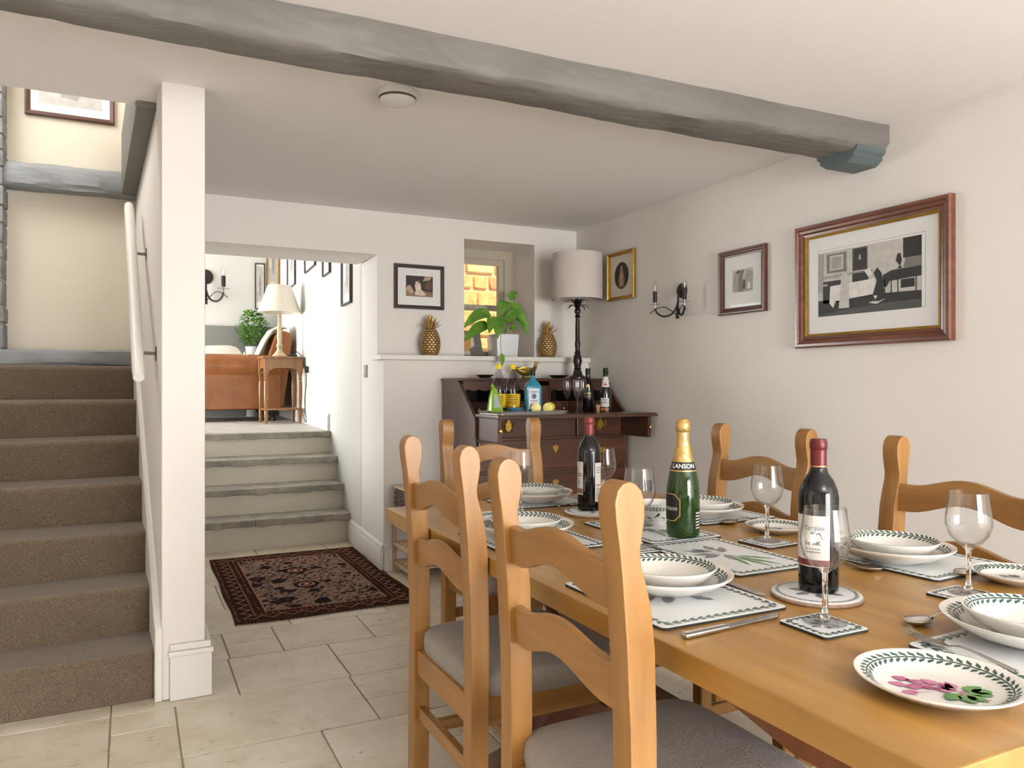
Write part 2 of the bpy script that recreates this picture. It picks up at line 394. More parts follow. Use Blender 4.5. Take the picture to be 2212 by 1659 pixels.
# ---------------------------------------------------------------- mesh helpers
class MB:
    def __init__(s): s.v = []; s.f = []; s.m = []; s.mi = 0
    def add(s, vs, fs):
        k = len(s.v)
        s.v += [tuple(p) for p in vs]
        s.f += [tuple(i + k for i in q) for q in fs]
        s.m += [s.mi] * len(fs)
        return s
    def box(s, x0, x1, y0, y1, z0, z1):
        return s.add([(x0, y0, z0), (x1, y0, z0), (x1, y1, z0), (x0, y1, z0), (x0, y0, z1), (x1, y0, z1), (x1, y1, z1), (x0, y1, z1)],
                     [(0, 3, 2, 1), (4, 5, 6, 7), (0, 1, 5, 4), (1, 2, 6, 5), (2, 3, 7, 6), (3, 0, 4, 7)])
    def prism(s, poly, axis, a, b_):
        n = len(poly)
        def P(p, h):
            return {'x': (h, p[0], p[1]), 'y': (p[0], h, p[1]), 'z': (p[0], p[1], h)}[axis]
        vs = [P(p, a) for p in poly] + [P(p, b_) for p in poly]
        fs = [tuple(range(n))[::-1], tuple(range(n, 2 * n))]
        fs += [(i, (i + 1) % n, n + (i + 1) % n, n + i) for i in range(n)]
        return s.add(vs, fs)
    def lathe(s, prof, seg=32, c=(0, 0, 0), a0=0.0, a1=2 * PI):
        full = abs(a1 - a0 - 2 * PI) < 1e-6
        n = seg if full else seg + 1
        vs = []; fs = []; rings = []
        for r, z in prof:
            if r < 1e-6:
                rings.append([len(vs)]); vs.append((c[0], c[1], c[2] + z))
            else:
                ring = []
                for i in range(n):
                    a = a0 + (a1 - a0) * i / seg
                    ring.append(len(vs)); vs.append((c[0] + r * math.cos(a), c[1] + r * math.sin(a), c[2] + z))
                rings.append(ring)
        for A, B in zip(rings, rings[1:]):
            m = n if full else n - 1
            for i in range(m):
                j = (i + 1) % n
                if len(A) == 1 and len(B) == 1: continue
                if len(A) == 1: fs.append((A[0], B[j], B[i]))
                elif len(B) == 1: fs.append((A[i], A[j], B[0]))
                else: fs.append((A[i], A[j], B[j], B[i]))
        return s.add(vs, fs)
    def tube(s, pts, rad, seg=10, flat=1.0, cap=True, up=(0, 0, 1)):
        pts = [Vector(p) for p in pts]
        n = len(pts)
        rads = list(rad) if isinstance(rad, (list, tuple)) else [rad] * n
        if 4 <= n <= 11:                       # smooth the path
            P2 = []; R2 = []; S_ = 4
            for i in range(n - 1):
                p0, p1, p2, p3 = pts[max(i - 1, 0)], pts[i], pts[i + 1], pts[min(i + 2, n - 1)]
                for k in range(S_):
                    u = k / S_
                    P2.append(.5 * ((2 * p1) + (p2 - p0) * u + (2 * p0 - 5 * p1 + 4 * p2 - p3) * u * u + (3 * p1 - p0 - 3 * p2 + p3) * u ** 3))
                    R2.append(rads[i] + (rads[i + 1] - rads[i]) * u)
            pts = P2 + [pts[-1]]; rads = R2 + [rads[-1]]; n = len(pts)
        vs = []; fs = []
        prev = None
        for i, p in enumerate(pts):
            d = (pts[min(i + 1, n - 1)] - pts[max(i - 1, 0)]).normalized()
            u = Vector(up)
            if abs(d.dot(u)) > 0.97: u = Vector((1, 0, 0))
            if prev is not None and abs(d.dot(prev)) < 0.95: side = (prev - d * prev.dot(d)).normalized()
            else: side = d.cross(u).normalized()
            prev = side
            w = side.cross(d).normalized()
            for k in range(seg):
                a = 2 * PI * k / seg
                vs.append(p + side * rads[i] * math.cos(a) + w * rads[i] * flat * math.sin(a))
        for i in range(n - 1):
            for k in range(seg):
                j = (k + 1) % seg
                fs.append((i * seg + k, i * seg + j, (i + 1) * seg + j, (i + 1) * seg + k))
        if cap:
            fs.append(tuple(range(seg))[::-1]); fs.append(tuple((n - 1) * seg + k for k in range(seg)))
        return s.add(vs, fs)
    def superq(s, c, r, e1=0.5, e2=0.5, nu=20, nv=10):
        def sp(x, e): return math.copysign(abs(x) ** e, x)
        vs = []; fs = []
        for j in range(1, nv):
            h = -PI / 2 + PI * j / nv
            for i in range(nu):
                w = 2 * PI * i / nu
                vs.append((c[0] + r[0] * sp(math.cos(h), e1) * sp(math.cos(w), e2),
                           c[1] + r[1] * sp(math.cos(h), e1) * sp(math.sin(w), e2),
                           c[2] + r[2] * sp(math.sin(h), e1)))
        lo = len(vs); vs.append((c[0], c[1], c[2] - r[2])); vs.append((c[0], c[1], c[2] + r[2]))
        for j in range(nv - 2):
            for i in range(nu):
                k = (i + 1) % nu
                fs.append((j * nu + i, j * nu + k, (j + 1) * nu + k, (j + 1) * nu + i))
        for i in range(nu):
            k = (i + 1) % nu
            fs.append((lo, k, i)); fs.append((lo + 1, (nv - 2) * nu + i, (nv - 2) * nu + k))
        return s.add(vs, fs)
    def leaf(s, pts, width, up=(0, 0, 1), fold=0.25):
        """leaf blade along a spine, width profile, slightly folded"""
        pts = [Vector(p) for p in pts]; n = len(pts)
        vs = []; fs = []
        for i, p in enumerate(pts):
            d = (pts[min(i + 1, n - 1)] - pts[max(i - 1, 0)]).normalized()
            side = d.cross(Vector(up))
            side = side.normalized() if side.length > 1e-4 else Vector((1, 0, 0))
            nrm = side.cross(d).normalized()
            tt = i / (n - 1)
            w = width * max(0.02, math.sin(PI * min(1, tt ** 0.75)) ** 0.8)
            vs += [p - side * w + nrm * w * fold, p, p + side * w + nrm * w * fold]
        for i in range(n - 1):
            a = 3 * i
            fs += [(a, a + 1, a + 4, a + 3), (a + 1, a + 2, a + 5, a + 4)]
        return s.add(vs, fs)
    def move(s, M):
        s.v = [tuple(M @ Vector(p)) for p in s.v]; return s
    def build(s, name, material, parent=None, bevel=0.0, seg=2, smooth=True, ang=38):
        me = bpy.data.meshes.new(name)
        me.from_pydata(s.v, [], s.f)
        ml = material if isinstance(material, list) else [material]
        for m in ml: me.materials.append(m)
        if len(ml) > 1:
            for p, k in zip(me.polygons, s.m): p.material_index = k
        if bevel > 0:
            bm = bmesh.new(); bm.from_mesh(me)
            es = [e for e in bm.edges if len(e.link_faces) == 2 and e.calc_face_angle(0) > R(25)]
            bmesh.ops.bevel(bm, geom=es, offset=bevel, segments=seg, affect='EDGES', profile=0.5)
            bm.to_mesh(me); bm.free()
        bm = bmesh.new(); bm.from_mesh(me)
        bmesh.ops.recalc_face_normals(bm, faces=bm.faces)
        bm.to_mesh(me); bm.free()
        if smooth:
            for p in me.polygons: p.use_smooth = True
            me.set_sharp_from_angle(angle=R(ang))
        o = bpy.data.objects.new(name, me)
        COL.objects.link(o)
        if bevel > 0 and smooth:
            md = o.modifiers.new('wn', 'WEIGHTED_NORMAL'); md.keep_sharp = True
        if parent is not None: o.parent = parent
        return o

def tag(o, label=None, cat=None, group=None, kind=None):
    if label: o['label'] = label
    if cat: o['category'] = cat
    if group: o['group'] = group
    if kind: o['kind'] = kind
    return o
def thing(name, label, cat, loc=(0, 0, 0), rz=0.0, group=None):
    o = bpy.data.objects.new(name, None); COL.objects.link(o)
    o.empty_display_size = 0.05
    o.location = loc; o.rotation_euler = (0, 0, rz)
    return tag(o, label, cat, group)
def struct(o): o['kind'] = 'structure'; return o
def copy_tree(o, parent=None):
    c = o.copy(); COL.objects.link(c); c.parent = parent
    for ch in [x for x in bpy.data.objects if x.parent == o and x is not c]:
        copy_tree(ch, c)
    return c
def sbox(name, x0, x1, y0, y1, z0, z1, m, bevel=0, parent=None):
    o = MB().box(x0, x1, y0, y1, z0, z1).build(name, m, parent, bevel)
    return o if parent else struct(o)

def text_mb(body, size, bold=False, shear=0.0):
    cu = bpy.data.curves.new('t', 'FONT'); cu.body = body; cu.size = size; cu.align_x = 'CENTER'; cu.align_y = 'CENTER'
    cu.shear = shear; cu.resolution_u = 3
    if bold: cu.offset = size * 0.02
    o = bpy.data.objects.new('t', cu)
    me = bpy.data.meshes.new_from_object(o)
    m = MB(); m.add([tuple(v.co) for v in me.vertices], [tuple(p.vertices) for p in me.polygons])
    bpy.data.objects.remove(o); bpy.data.curves.remove(cu); bpy.data.meshes.remove(me)
    return m
def wrap(mb, r, ang, z, c=(0, 0)):
    """bend flat x,y artwork round an upright cylinder so that it faces angle ang"""
    mb.v = [(c[0] + r * math.cos(ang + p[0] / r), c[1] + r * math.sin(ang + p[0] / r), z + p[1]) for p in mb.v]
    return mb
def patch(r, ang, half, z0, z1, seg=14, th=0.0006):
    m = MB()
    m.lathe([(r - 0.001, z0), (r + th, z0), (r + th, z1), (r - 0.001, z1)], seg, (0, 0, 0), ang - half, ang + half)
    return m

# ---------------------------------------------------------------- the setting
CH = 2.325
floor = struct(MB().box(-1.0, 3.0, -3.7, 5.8, -0.12, -0.006).box(-2.3, -1.0, -3.7, 3.2, -0.12, -0.006).build('floor', GROUT))
rows = [  # y0, y1, x joints
    (-3.7, -3.1, (-1, -.4, .3, 1.1, 1.8, 2.4, 3)), (-3.1, -2.4, (-1, -.2, .5, 1.2, 1.9, 3)), (-2.4, -1.6, (-1, -.5, .3, 1.0, 1.7, 2.3, 3)),
    (-1.6, -1.0, (-1, -.3, .4, 1.0, 1.7, 2.3, 3)), (-1.0, -.45, (-1, -.55, .1, .75, 1.3, 2.0, 2.5, 3)), (-.45, .15, (-1, -.2, .45, 1.05, 1.6, 2.2, 3)),
    (.15, .7, (-1, -.5, .2, .7, 1.35, 1.9, 2.4, 3)), (.7, 1.2, (-1, -.25, .3, .95, 1.5, 2.15, 3)), (1.2, 1.72, (-1, -.6, 0, .55, 1.15, 1.8, 2.35, 3)),
    (1.72, 2.2, (-1, -.3, .35, .85, 1.45, 2.0, 2.6, 3)), (2.2, 2.66, (-1, -.30, .15, .59, 1.1, 1.65, 2.2, 3)),
    (2.66, 3.10, (-1, -.66, -.06, .15, .80, 1.32, 1.8, 2.4, 3)), (3.10, 3.53, (-1, -.5, -.06, .38, .81, 1.25, 1.85, 2.3, 3)),
    (3.53, 3.90, (-1, -.4, .16, .39, .62, 1.04, 1.5, 2.1, 3)), (3.90, 4.32, (-1, 0, .33, .72, 1.22, 1.7, 2.3, 3)),
    (4.32, 4.85, (-1, -.2, .45, .95, 1.4, 2.0, 3)), (4.85, 5.3, (-1, .1, .62, 1.1, 1.62)), (5.3, 5.78, (-1, .3, .8, 1.28, 1.62))]
splits = {(11, 2): 2.93, (13, 3): 3.73, (11, 4): 2.85, (13, 5): 3.70, (15, 2): 4.6, (12, 4): 3.36}
def tile(x0, x1, y0, y1):
    g = 0.0026
    m = MB().box(x0 + g - (x0 + x1) / 2, x1 - g - (x0 + x1) / 2, y0 + g - (y0 + y1) / 2, y1 - g - (y0 + y1) / 2, -0.006, 0.0)
    o = m.build('tile', TILE, floor, 0.0025, 1)
    o.location = ((x0 + x1) / 2, (y0 + y1) / 2, random.uniform(-0.0008, 0))
for ri, (y0, y1, xs) in enumerate(rows):
    if y1 < 3.2: tile(-2.3, -1.7 + .1 * (ri % 2), y0, y1); tile(-1.7 + .1 * (ri % 2), -1.0, y0, y1)
    for k in range(len(xs) - 1):
        if (ri, k) in splits:
            tile(xs[k], xs[k + 1], y0, splits[(ri, k)]); tile(xs[k], xs[k + 1], splits[(ri, k)], y1)
        else:
            tile(xs[k], xs[k + 1], y0, y1)

m = MB().box(-2.4, 3.1, -3.9, 3.48, CH, CH + 0.2).box(0.06, 3.1, 3.48, 5.4, CH, CH + 0.2)
struct(m.build('ceiling', CEIL))
sbox('wall_right', 2.98, 3.15, -3.8, 5.4, 0, CH + 0.1, WALL)
# solid wall behind the camera, solid left wall; added window frames follow below
m = MB().box(-2.4, 3.1, -3.85, -3.7, 0, CH)
struct(m.build('wall_rear', WALL))
m = MB().box(-1.15, -1.0, 3.12, 5.4, 0, 3.7).box(-2.4, -1.15, 3.12, 3.25, 0, CH).box(-2.45, -2.3, -3.8, 3.2, 0, CH)
struct(m.build('wall_left', WALL))
for nm, c, w, h, ax in (('window_added_right', (2.965, -0.45, 1.2), 2.1, 1.4, 'x'), ('window_added_rear', (1.75, -3.685, 1.1), 2.4, 2.0, 'y'), ('window_added_left', (-2.285, 1.5, 1.15), 2.5, 2.0, 'x')):  # added unseen frames on solid walls, matching the three added lights
    f = MB()
    for a, b_ in ((-w / 2, -w / 2 + .06), (w / 2 - .06, w / 2), (-.03, .03)):
        f.box(a, b_, -.02, .02, -h / 2, h / 2)
    f.box(-w / 2, w / 2, -.02, .02, h / 2 - .06, h / 2); f.box(-w / 2, w / 2, -.02, .02, -h / 2, -h / 2 + .06)
    o = struct(f.build(nm, TRIM)); o.location = c
    if ax == 'x': o.rotation_euler.z = R(90)

def RX(y): return 1.45 + 0.05 * (y - 4.8)          # right-hand reveal / living-room wall plane
BY, LY = 4.92, 4.75                               # upper and lower face of the back wall
m = MB()
m.box(0.2, RX(BY), BY, 5.4, 2.042, CH + 0.05)      # lintel over the steps
m.prism([(RX(BY), BY), (2.075, BY), (2.075, 5.4), (RX(5.4), 5.4)], 'z', 1.36, CH + 0.05)
m.box(2.075, 2.626, BY, 5.4, 2.197, CH + 0.05)
m.box(2.626, 3.0, BY, 5.4, 1.36, CH + 0.05)
m.prism([(RX(LY), LY), (3.0, LY), (3.0, 5.4), (RX(5.4), 5.4)], 'z', 0, 1.36)
struct(m.build('wall_back', WALL, smooth=False))
m = MB().prism([(RX(LY) - 0.035, LY - 0.035), (2.98, LY - 0.035), (2.98, BY), (2.626, BY), (2.626, 5.30), (2.075, 5.30), (2.075, BY), (RX(BY) - 0.035, BY)], 'z', 1.345, 1.378)
struct(m.build('trim_1', TRIM, None, 0.006, 2))    # window shelf along the back wall
# passage and living-room walls
m = MB().prism([(RX(5.39), 5.39), (RX(10.2), 10.2), (RX(10.2) + .3, 10.2), (RX(5.39) + .3, 5.39)], 'z', 0, 3.25)
struct(m.build('wall_living_right', LIVW))
sbox('wall_living_far', -2.3, 2.2, 10.1, 10.3, 0.6, 3.25, LIVW)
sbox('wall_living_left', -2.4, -2.2, 5.2, 10.2, 0.6, 3.25, LIVW)
m = MB().box(-2.3, -1.1, 5.2, 5.4, 0, 3.25).box(0.2, 2.1, 5.3, 5.4, CH + 0.05, 3.25)
struct(m.build('wall_living_near', LIVW))
sbox('ceiling_living', -2.4, 2.3, 5.38, 10.3, 3.2, 3.3, CEIL)
m = MB().prism([(-2.3, 5.4), (0.22, 5.4), (0.22, 6.61), (RX(6.61), 6.61), (RX(10.1), 10.1), (-2.3, 10.1)], 'z', 0.5, 0.784)
lf = struct(m.build('floor_living', GROUT))
ys = [6.62, 7.15, 7.75, 8.3, 8.9, 9.5, 10.08]
for r_ in range(6):
    x = -0.6 - 0.2 * (r_ % 2)
    while x < RX(ys[r_]) - 0.12:
        x2 = min(x + random.uniform(0.5, 0.85), RX(ys[r_]))
        if RX(ys[r_]) - x2 < 0.2: x2 = RX(ys[r_])
        o = MB().box(x + .004, x2 - .004, ys[r_] + .004, ys[r_ + 1] - .004, 0.78, 0.79).build('flagstone', FLAG, lf, 0.003, 1)
        x = x2
sbox('wall_passage_left', 0.06, 0.26, BY, 6.6, 0, 0.78, LIVW)
sbox('trim_2', -2.2, RX(10.09), 10.05, 10.1, 0.79, 1.905, DADO)      # grey dado on the far wall
# skirting of the living-room wall and the passage
def skirting(name, p0, p1, h, z=0.0, th=0.02):
    p0, p1 = Vector((*p0, 0)), Vector((*p1, 0))
    d = (p1 - p0); L = d.length
    prof = [(0, 0), (-th, 0), (-th, h * .78), (-th * .75, h * .82), (-th * .8, h * .88), (-th * .35, h * .97), (0, h)]
    mb = MB().prism(prof, 'x', 0, L)
    o = struct(mb.build(name, TRIM, None))
    o.location = (p0.x, p0.y, z); o.rotation_euler.z = math.atan2(d.y, d.x)
    return o
skirting('baseboard_living', (RX(10.05), 10.05), (RX(6.62), 6.62), 0.15, 0.79).rotation_euler.z += 0
skirting('baseboard_passage', (RX(5.76), 5.76), (RX(LY) - .001, LY), 0.17)
skirting('baseboard_back', (RX(LY), LY), (2.98, LY), 0.17)
skirting('baseboard_right', (2.98, LY), (2.98, -3.7), 0.17)

# partition between the stairs and the steps
m = MB().prism([(0.107, 3.17), (0.26, 3.17), (0.26, 5.0), (0.03, 5.02)], 'z', 0, 3.7)
struct(m.build('wall_partition', WALL, None, 0.006, 2))
m = MB().prism([(0.135, 3.148), (0.283, 3.148), (0.283, 3.9), (0.262, 3.9), (0.262, 3.17), (0.135, 3.17)], 'z', 0, 0.165)
m.prism([(0.130, 3.142), (0.289, 3.142), (0.289, 3.9), (0.262, 3.9), (0.262, 3.17), (0.130, 3.17)], 'z', 0.165, 0.185)
m.prism([(0.135, 3.152), (0.279, 3.152), (0.279, 3.9), (0.262, 3.9), (0.262, 3.17), (0.135, 3.17)], 'z', 0.185, 0.21)
struct(m.build('baseboard_partition', TRIM, None, 0.004, 2))

# stone steps up to the living room
steps = struct(MB().prism([(0.26, 6.9), (1.3, 6.9), (1.3, 7.0), (0.26, 7.0)], 'z', 0.0, 0.5).build('stone_steps', RISER))
sy = [5.78, 6.02, 6.29, 6.585]; sz = [0.217, 0.412, 0.605, 0.79]
zp = 0.0
for k in range(4):
    y = sy[k]
    MB().prism([(0.26, y), (RX(y) - .001, y), (RX(6.9), 6.95), (0.26, 6.95)], 'z', -.06 if k == 0 else zp - .04, sz[k] - 0.05).build('riser', RISER, steps)
    x = 0.26; x1 = RX(y) - 0.002; cuts = [0.26, 0.26 + (0.55, 0.75, 0.42, 0.62)[k], x1]
    for a, b_ in zip(cuts, cuts[1:]):
        mb = MB(); n = 14
        ye = (sy[k + 1] + .02) if k < 3 else 6.66
        top = []; bot = []
        vs = []; fs = []
        for i in range(n + 1):
            xx = a + (b_ - a) * i / n
            j1 = random.uniform(-.010, .006); j2 = random.uniform(-.014, .010); jz = random.uniform(-.006, .006)
            vs += [(xx, y - .028 + j1, sz[k] - .002), (xx, y - .02 + j2, sz[k] - .05 + jz), (xx, ye, sz[k] - .05), (xx, ye, sz[k])]
        for i in range(n):
            q = 4 * i
            for s_ in range(4):
                fs.append((q + s_, q + (s_ + 1) % 4, q + 4 + (s_ + 1) % 4, q + 4 + s_))
        fs += [(3, 2, 1, 0), (4 * n, 4 * n + 1, 4 * n + 2, 4 * n + 3)]
        mb.add(vs, fs).build('tread_slab', SLAB, steps, 0.003, 1)
    zp = sz[k]

# carpeted staircase
stair = struct(MB().box(-0.98, 0.02, 3.9, 4.9, 0, 0.3).build('carpeted_staircase', CARPET))
SH, ST, SY0 = 0.1845, 0.255, 3.21
def PX(y): return 0.107 - 0.0405 * (y - 3.17)       # partition face beside the stairs
for k in range(7):
    y = SY0 + ST * k; z = SH * (k + 1)
    back = 5.02 if k == 6 else y + ST + 0.06
    r_ = 0.028
    prof = [(y, z - SH - (.02 if k else 0)), (y + .004, z - SH * .5)]
    for i in range(7):
        a = PI + (-PI / 2) * i / 6
        prof.append((y - .012 + r_ + r_ * math.cos(a), z - r_ + r_ * math.sin(a)))
    prof += [(back, z), (back, z - SH - .02)]
    n = 10; x0, x1 = -0.99, PX(y + .1) - 0.012
    mb = MB(); np_ = len(prof); vs = []; fs = []
    for i in range(n + 1):
        xx = x0 + (x1 - x0) * i / n
        for (py_, pz_) in prof:
            vs.append((xx, py_ + 0.003 * math.sin(7 * xx + k), pz_ + 0.002 * math.sin(5 * xx + 2 * k)))
    for i in range(n):
        for s_ in range(np_):
            fs.append((i * np_ + s_, i * np_ + (s_ + 1) % np_, (i + 1) * np_ + (s_ + 1) % np_, (i + 1) * np_ + s_))
    fs += [tuple(range(np_))[::-1], tuple(n * np_ + s_ for s_ in range(np_))]
    mb.add(vs, fs).build('carpet_step', CARPET, stair)
# white string board against the partition
sl = SH / ST
pts = [(3.165, 0.0), (3.215, 0.0), (4.93, sl * (4.93 - 3.215) + 0.02), (4.93, 1.42), (4.85, 1.42), (3.225, 0.27 + 0.02), (3.165, 0.27)]
mb = MB(); vs = []; n = len(pts)
for th_ in (0.0, -0.024):
    for (yy, zz) in pts: vs.append((PX(yy) + th_ + .001, yy, zz))
mb.add(vs, [tuple(range(n)), tuple(range(n, 2 * n))[::-1]] + [(i, (i + 1) % n, n + (i + 1) % n, n + i) for i in range(n)])
struct(mb.build('trim_3', TRIM, None, 0.004, 2))

# landing and upper stairwell
sbox('wall_landing', -1.1, 0.06, 5.0, 5.4, 0, 3.7, CREAM)
sbox('wall_stairwell_front', -1.1, 0.2, 3.38, 3.48, CH + 0.1, 3.7, CREAM)
sbox('ceiling_stairwell', -1.2, 0.3, 3.3, 5.4, 3.65, 3.75, CEIL)
def rough_bar(name, x0, x1, y0, y1, z0, z1, m, jit, n=26, axis='x', parent=None, round_=0.25, wav=0.0):
    """hand-hewn timber: irregular section swept along one axis"""
    L0, L1 = (x0, x1) if axis == 'x' else (y0, y1)
    a0, a1 = (y0, y1) if axis == 'x' else (x0, x1)
    sec = []
    rr = min(a1 - a0, z1 - z0) * round_
    for cx, cz, st in ((a0 + rr, z0 + rr, PI), (a1 - rr, z0 + rr, 1.5 * PI), (a1 - rr, z1 - rr, 0), (a0 + rr, z1 - rr, .5 * PI)):
        for i in range(4):
            an = st + (PI / 2) * i / 3
            sec.append((cx + rr * math.cos(an), cz + rr * math.sin(an)))
    ns = len(sec); vs = []; fs = []
    ph = [random.uniform(0, 6) for _ in range(ns)]
    for i in range(n + 1):
        L = L0 + (L1 - L0) * i / n
        for k, (p, q) in enumerate(sec):
            dp = jit * (math.sin(L * 5.1 + ph[k] * .35) * .6 + math.sin(L * 13 + ph[k]) * .35 + random.uniform(-.35, .35))
            dq = jit * (math.sin(L * 4.3 + 1.3 + ph[k] * .35) * .6 + math.sin(L * 11 + ph[k]) * .3 + random.uniform(-.3, .3)) + wav * math.sin(L * 1.1)
            vs.append((L, p + dp, q + dq) if axis == 'x' else (p + dp, L, q + dq))
    for i in range(n):
        for k in range(ns):
            fs.append((i * ns + k, i * ns + (k + 1) % ns, (i + 1) * ns + (k + 1) % ns, (i + 1) * ns + k))
    fs += [tuple(range(ns))[::-1], tuple(n * ns + k for k in range(ns))]
    return MB().add(vs, fs).build(name, m, parent)
o = rough_bar('ceiling_beam', -0.99, 2.99, 2.29, 2.53, 2.208, 2.36, GREYB, 0.006, 70)
for v_ in o.data.vertices:
    v_.co.y += max(0, 2.53 - v_.co.y) / .23 * .022 * (2.8 - v_.co.x)
tag(o, 'long grey painted rough timber beam across the ceiling', 'beam')
MB().prism([(2.30, 2.225), (2.52, 2.225), (2.52, 2.205), (2.50, 2.19), (2.505, 2.18), (2.47, 2.155), (2.35, 2.155), (2.315, 2.18), (2.32, 2.19), (2.30, 2.205)], 'x', 2.80, 2.985).build('corbel', GREYB2, o, 0.004, 2)
o['label'] = 'long grey painted rough timber beam across the ceiling, ending on a corbel'
o = rough_bar('landing_beam', -1.0, 0.045, 4.86, 5.01, 2.25, 2.385, GREYT, 0.008, 30)
tag(o, 'grey weathered timber beam across the wall above the stairs', 'beam')
m = MB(); 
vs = [(PX(3.5) - .07, 3.42, 2.30), (PX(3.5) + .03, 3.42, 2.30), (PX(5) + .03, 4.9, 2.26), (PX(5) - .075, 4.9, 2.26)]
vs += [(a, b_, c_ + .35) for a, b_, c_ in vs]
m.add(vs, [(0, 3, 2, 1), (4, 5, 6, 7), (0, 1, 5, 4), (1, 2, 6, 5), (2, 3, 7, 6), (3, 0, 4, 7)])
tag(m.build('trimmer_beam', GREYB3, None, 0.01, 2), 'dark grey painted trimmer beam running along the right side of the stairwell', 'beam')
o = rough_bar('landing_sill', -1.0, 0.045, 4.80, 5.01, 1.285, 1.375, GREYT, 0.006, 24)
tag(o, 'weathered grey sill at the top of the carpeted stairs', 'sill')
pier = struct(MB().box(-0.99, -0.605, 4.84, 5.0, 1.29, 3.0).build('wall_stone_pier', GROUT))
zz = 1.375
while zz < 2.9:
    h = random.uniform(.07, .15)
    MB().box(-0.985, -0.594 - random.uniform(0, .008), 4.815 + random.uniform(0, .012), 4.99, zz + .004, zz + h - .004).build('stone', PIER, pier, 0.008, 2)
    zz += h

# back-wall window with the sunlit stone wall outside
w = MB()
w.box(2.075, 2.16, 5.27, 5.36, 1.378, 2.197); w.box(2.555, 2.626, 5.27, 5.36, 1.378, 2.197); w.box(2.16, 2.555, 5.27, 5.36, 2.13, 2.197); w.box(2.16, 2.555, 5.27, 5.36, 1.378, 1.40)
win = struct(w.build('window_1', WINP, None, 0, 1, smooth=False))
s_ = MB(); s_.box(2.16, 2.20, 5.285, 5.33, 1.40, 2.13); s_.box(2.515, 2.555, 5.285, 5.33, 1.40, 2.13); s_.box(2.20, 2.515, 5.285, 5.33, 2.09, 2.13); s_.box(2.20, 2.515, 5.285, 5.33, 1.745, 1.785); s_.box(2.20, 2.515, 5.285, 5.33, 1.40, 1.435)
s_.build('sash', WINP, win, 0, 1, smooth=False)
for z0, z1 in ((1.43, 1.75), (1.78, 2.095)):
    MB().box(2.195, 2.52, 5.305, 5.309, z0, z1).build('pane', PANE, win)
ext = struct(MB().box(1.95, 4.2, 6.53, 6.7, -0.3, 3.2).build('wall_exterior', MORTAR))
zz = 0.9
while zz < 2.9:
    h = random.uniform(.10, .19); x = 2.1 + random.uniform(-.1, .1)
    while x < 4.1:
        ww = random.uniform(.14, .36)
        MB().box(x + .008, x + ww - .008, 6.495 + random.uniform(0, .02), 6.55, zz + .008, zz + h - .008).build('stone', random.choice(OUTST), ext, 0.015, 1)
        x += ww
    zz += h

# ---------------------------------------------------------------- handrail, switch, smoke alarm
hr = thing('handrail', 'white rounded handrail on metal brackets beside the carpeted stairs', 'handrail', (0.03, 3.3, 1.245))
MB().tube([(0, -.012, -.01), (0, 0, 0), (-.015, .5, .407), (-.032, 1.0, .815), (-.033, 1.012, .825)], [.012, .023, .023, .0225, .012], 16).build('rail', TRIM, hr)
for yy, zz in ((3.42, 1.30), (4.02, 1.80)):
    x0 = 0.03 - 0.032 * (yy - 3.3); w0 = PX(yy)
    zr = 1.245 + .815 * (yy - 3.3)
    l = Vector((x0, yy, zr)) - Vector((0.03, 3.3, 1.245))
    b1 = MB().tube([(l.x, l.y, l.z - .015), (l.x + .02, l.y, l.z - .028), (w0 - .03 - .002, l.y, l.z - .03)], .007, 8)
    o = b1.build('bracket', SATIN, hr)
    MB().box(w0 - .03 - .005, w0 - .03 + .001, l.y - .014, l.y + .014, l.z - .06, l.z).build('bracket_plate', SATIN, o, .003, 1)

sw = thing('light_switch', 'slim metal light switch plate on the passage wall', 'switch', (RX(5.24), 5.24, 1.28), math.atan(0.05) * -1)
MB().box(-.008, .002, -.043, .043, -.043, .043).build('plate', SATIN, sw, .003, 1)
MB().box(-.013, -.007, -.014, .014, -.018, .018).build('rocker', PLASTW, sw, .003, 1)

sa = thing('smoke_alarm', 'round white smoke alarm on the ceiling behind the beam', 'smoke alarm', (0.93, 2.87, CH))
MB().lathe([(0, 0), (.074, 0), (.076, -.004), (.074, -.026), (.071, -.027), (.0705, -.031), (.071, -.0315), (.0705, -.0355), (.068, -.036), (.060, -.044), (.03, -.048), (0, -.048)], 40).build('casing', PLASTW, sa)
MB().lathe([(.0722, -.027), (.0722, -.031)], 40).build('vent_slot', GRILL, sa)
MB().lathe([(.0718, -.0318), (.0718, -.0352)], 40).build('vent_slot', GRILL, sa)

# ---------------------------------------------------------------- rug
rug = thing('rug', 'dark red patterned woven rug in front of the stone steps', 'rug', (0.960, 4.765, 0.0), R(-0.4))
n = 24; vs = []; fs = []
for j in range(n + 1):
    for i in range(n + 1):
        x = -.487 + .974 * i / n; y = -.775 + 1.55 * j / n
        vs.append((x + .004 * math.sin(9 * y), y + .004 * math.sin(8 * x), .007 + .0012 * math.sin(9 * x + 3 * y) + .001 * math.sin(14 * y)))
for j in range(n):
    for i in range(n):
        fs.append((j * (n + 1) + i, j * (n + 1) + i + 1, (j + 1) * (n + 1) + i + 1, (j + 1) * (n + 1) + i))
bd = [i for i in range(n + 1)] + [(j + 1) * (n + 1) - 1 for j in range(1, n + 1)] + [n * (n + 1) + i for i in range(n - 1, -1, -1)] + [j * (n + 1) for j in range(n - 1, 0, -1)]
k0 = len(vs)
for q in bd: vs.append((vs[q][0], vs[q][1], 0.0005))
for a in range(len(bd)):
    b_ = (a + 1) % len(bd)
    fs.append((bd[a], bd[b_], k0 + b_, k0 + a))
MB().add(vs, fs).build('pile', RUG, rug)
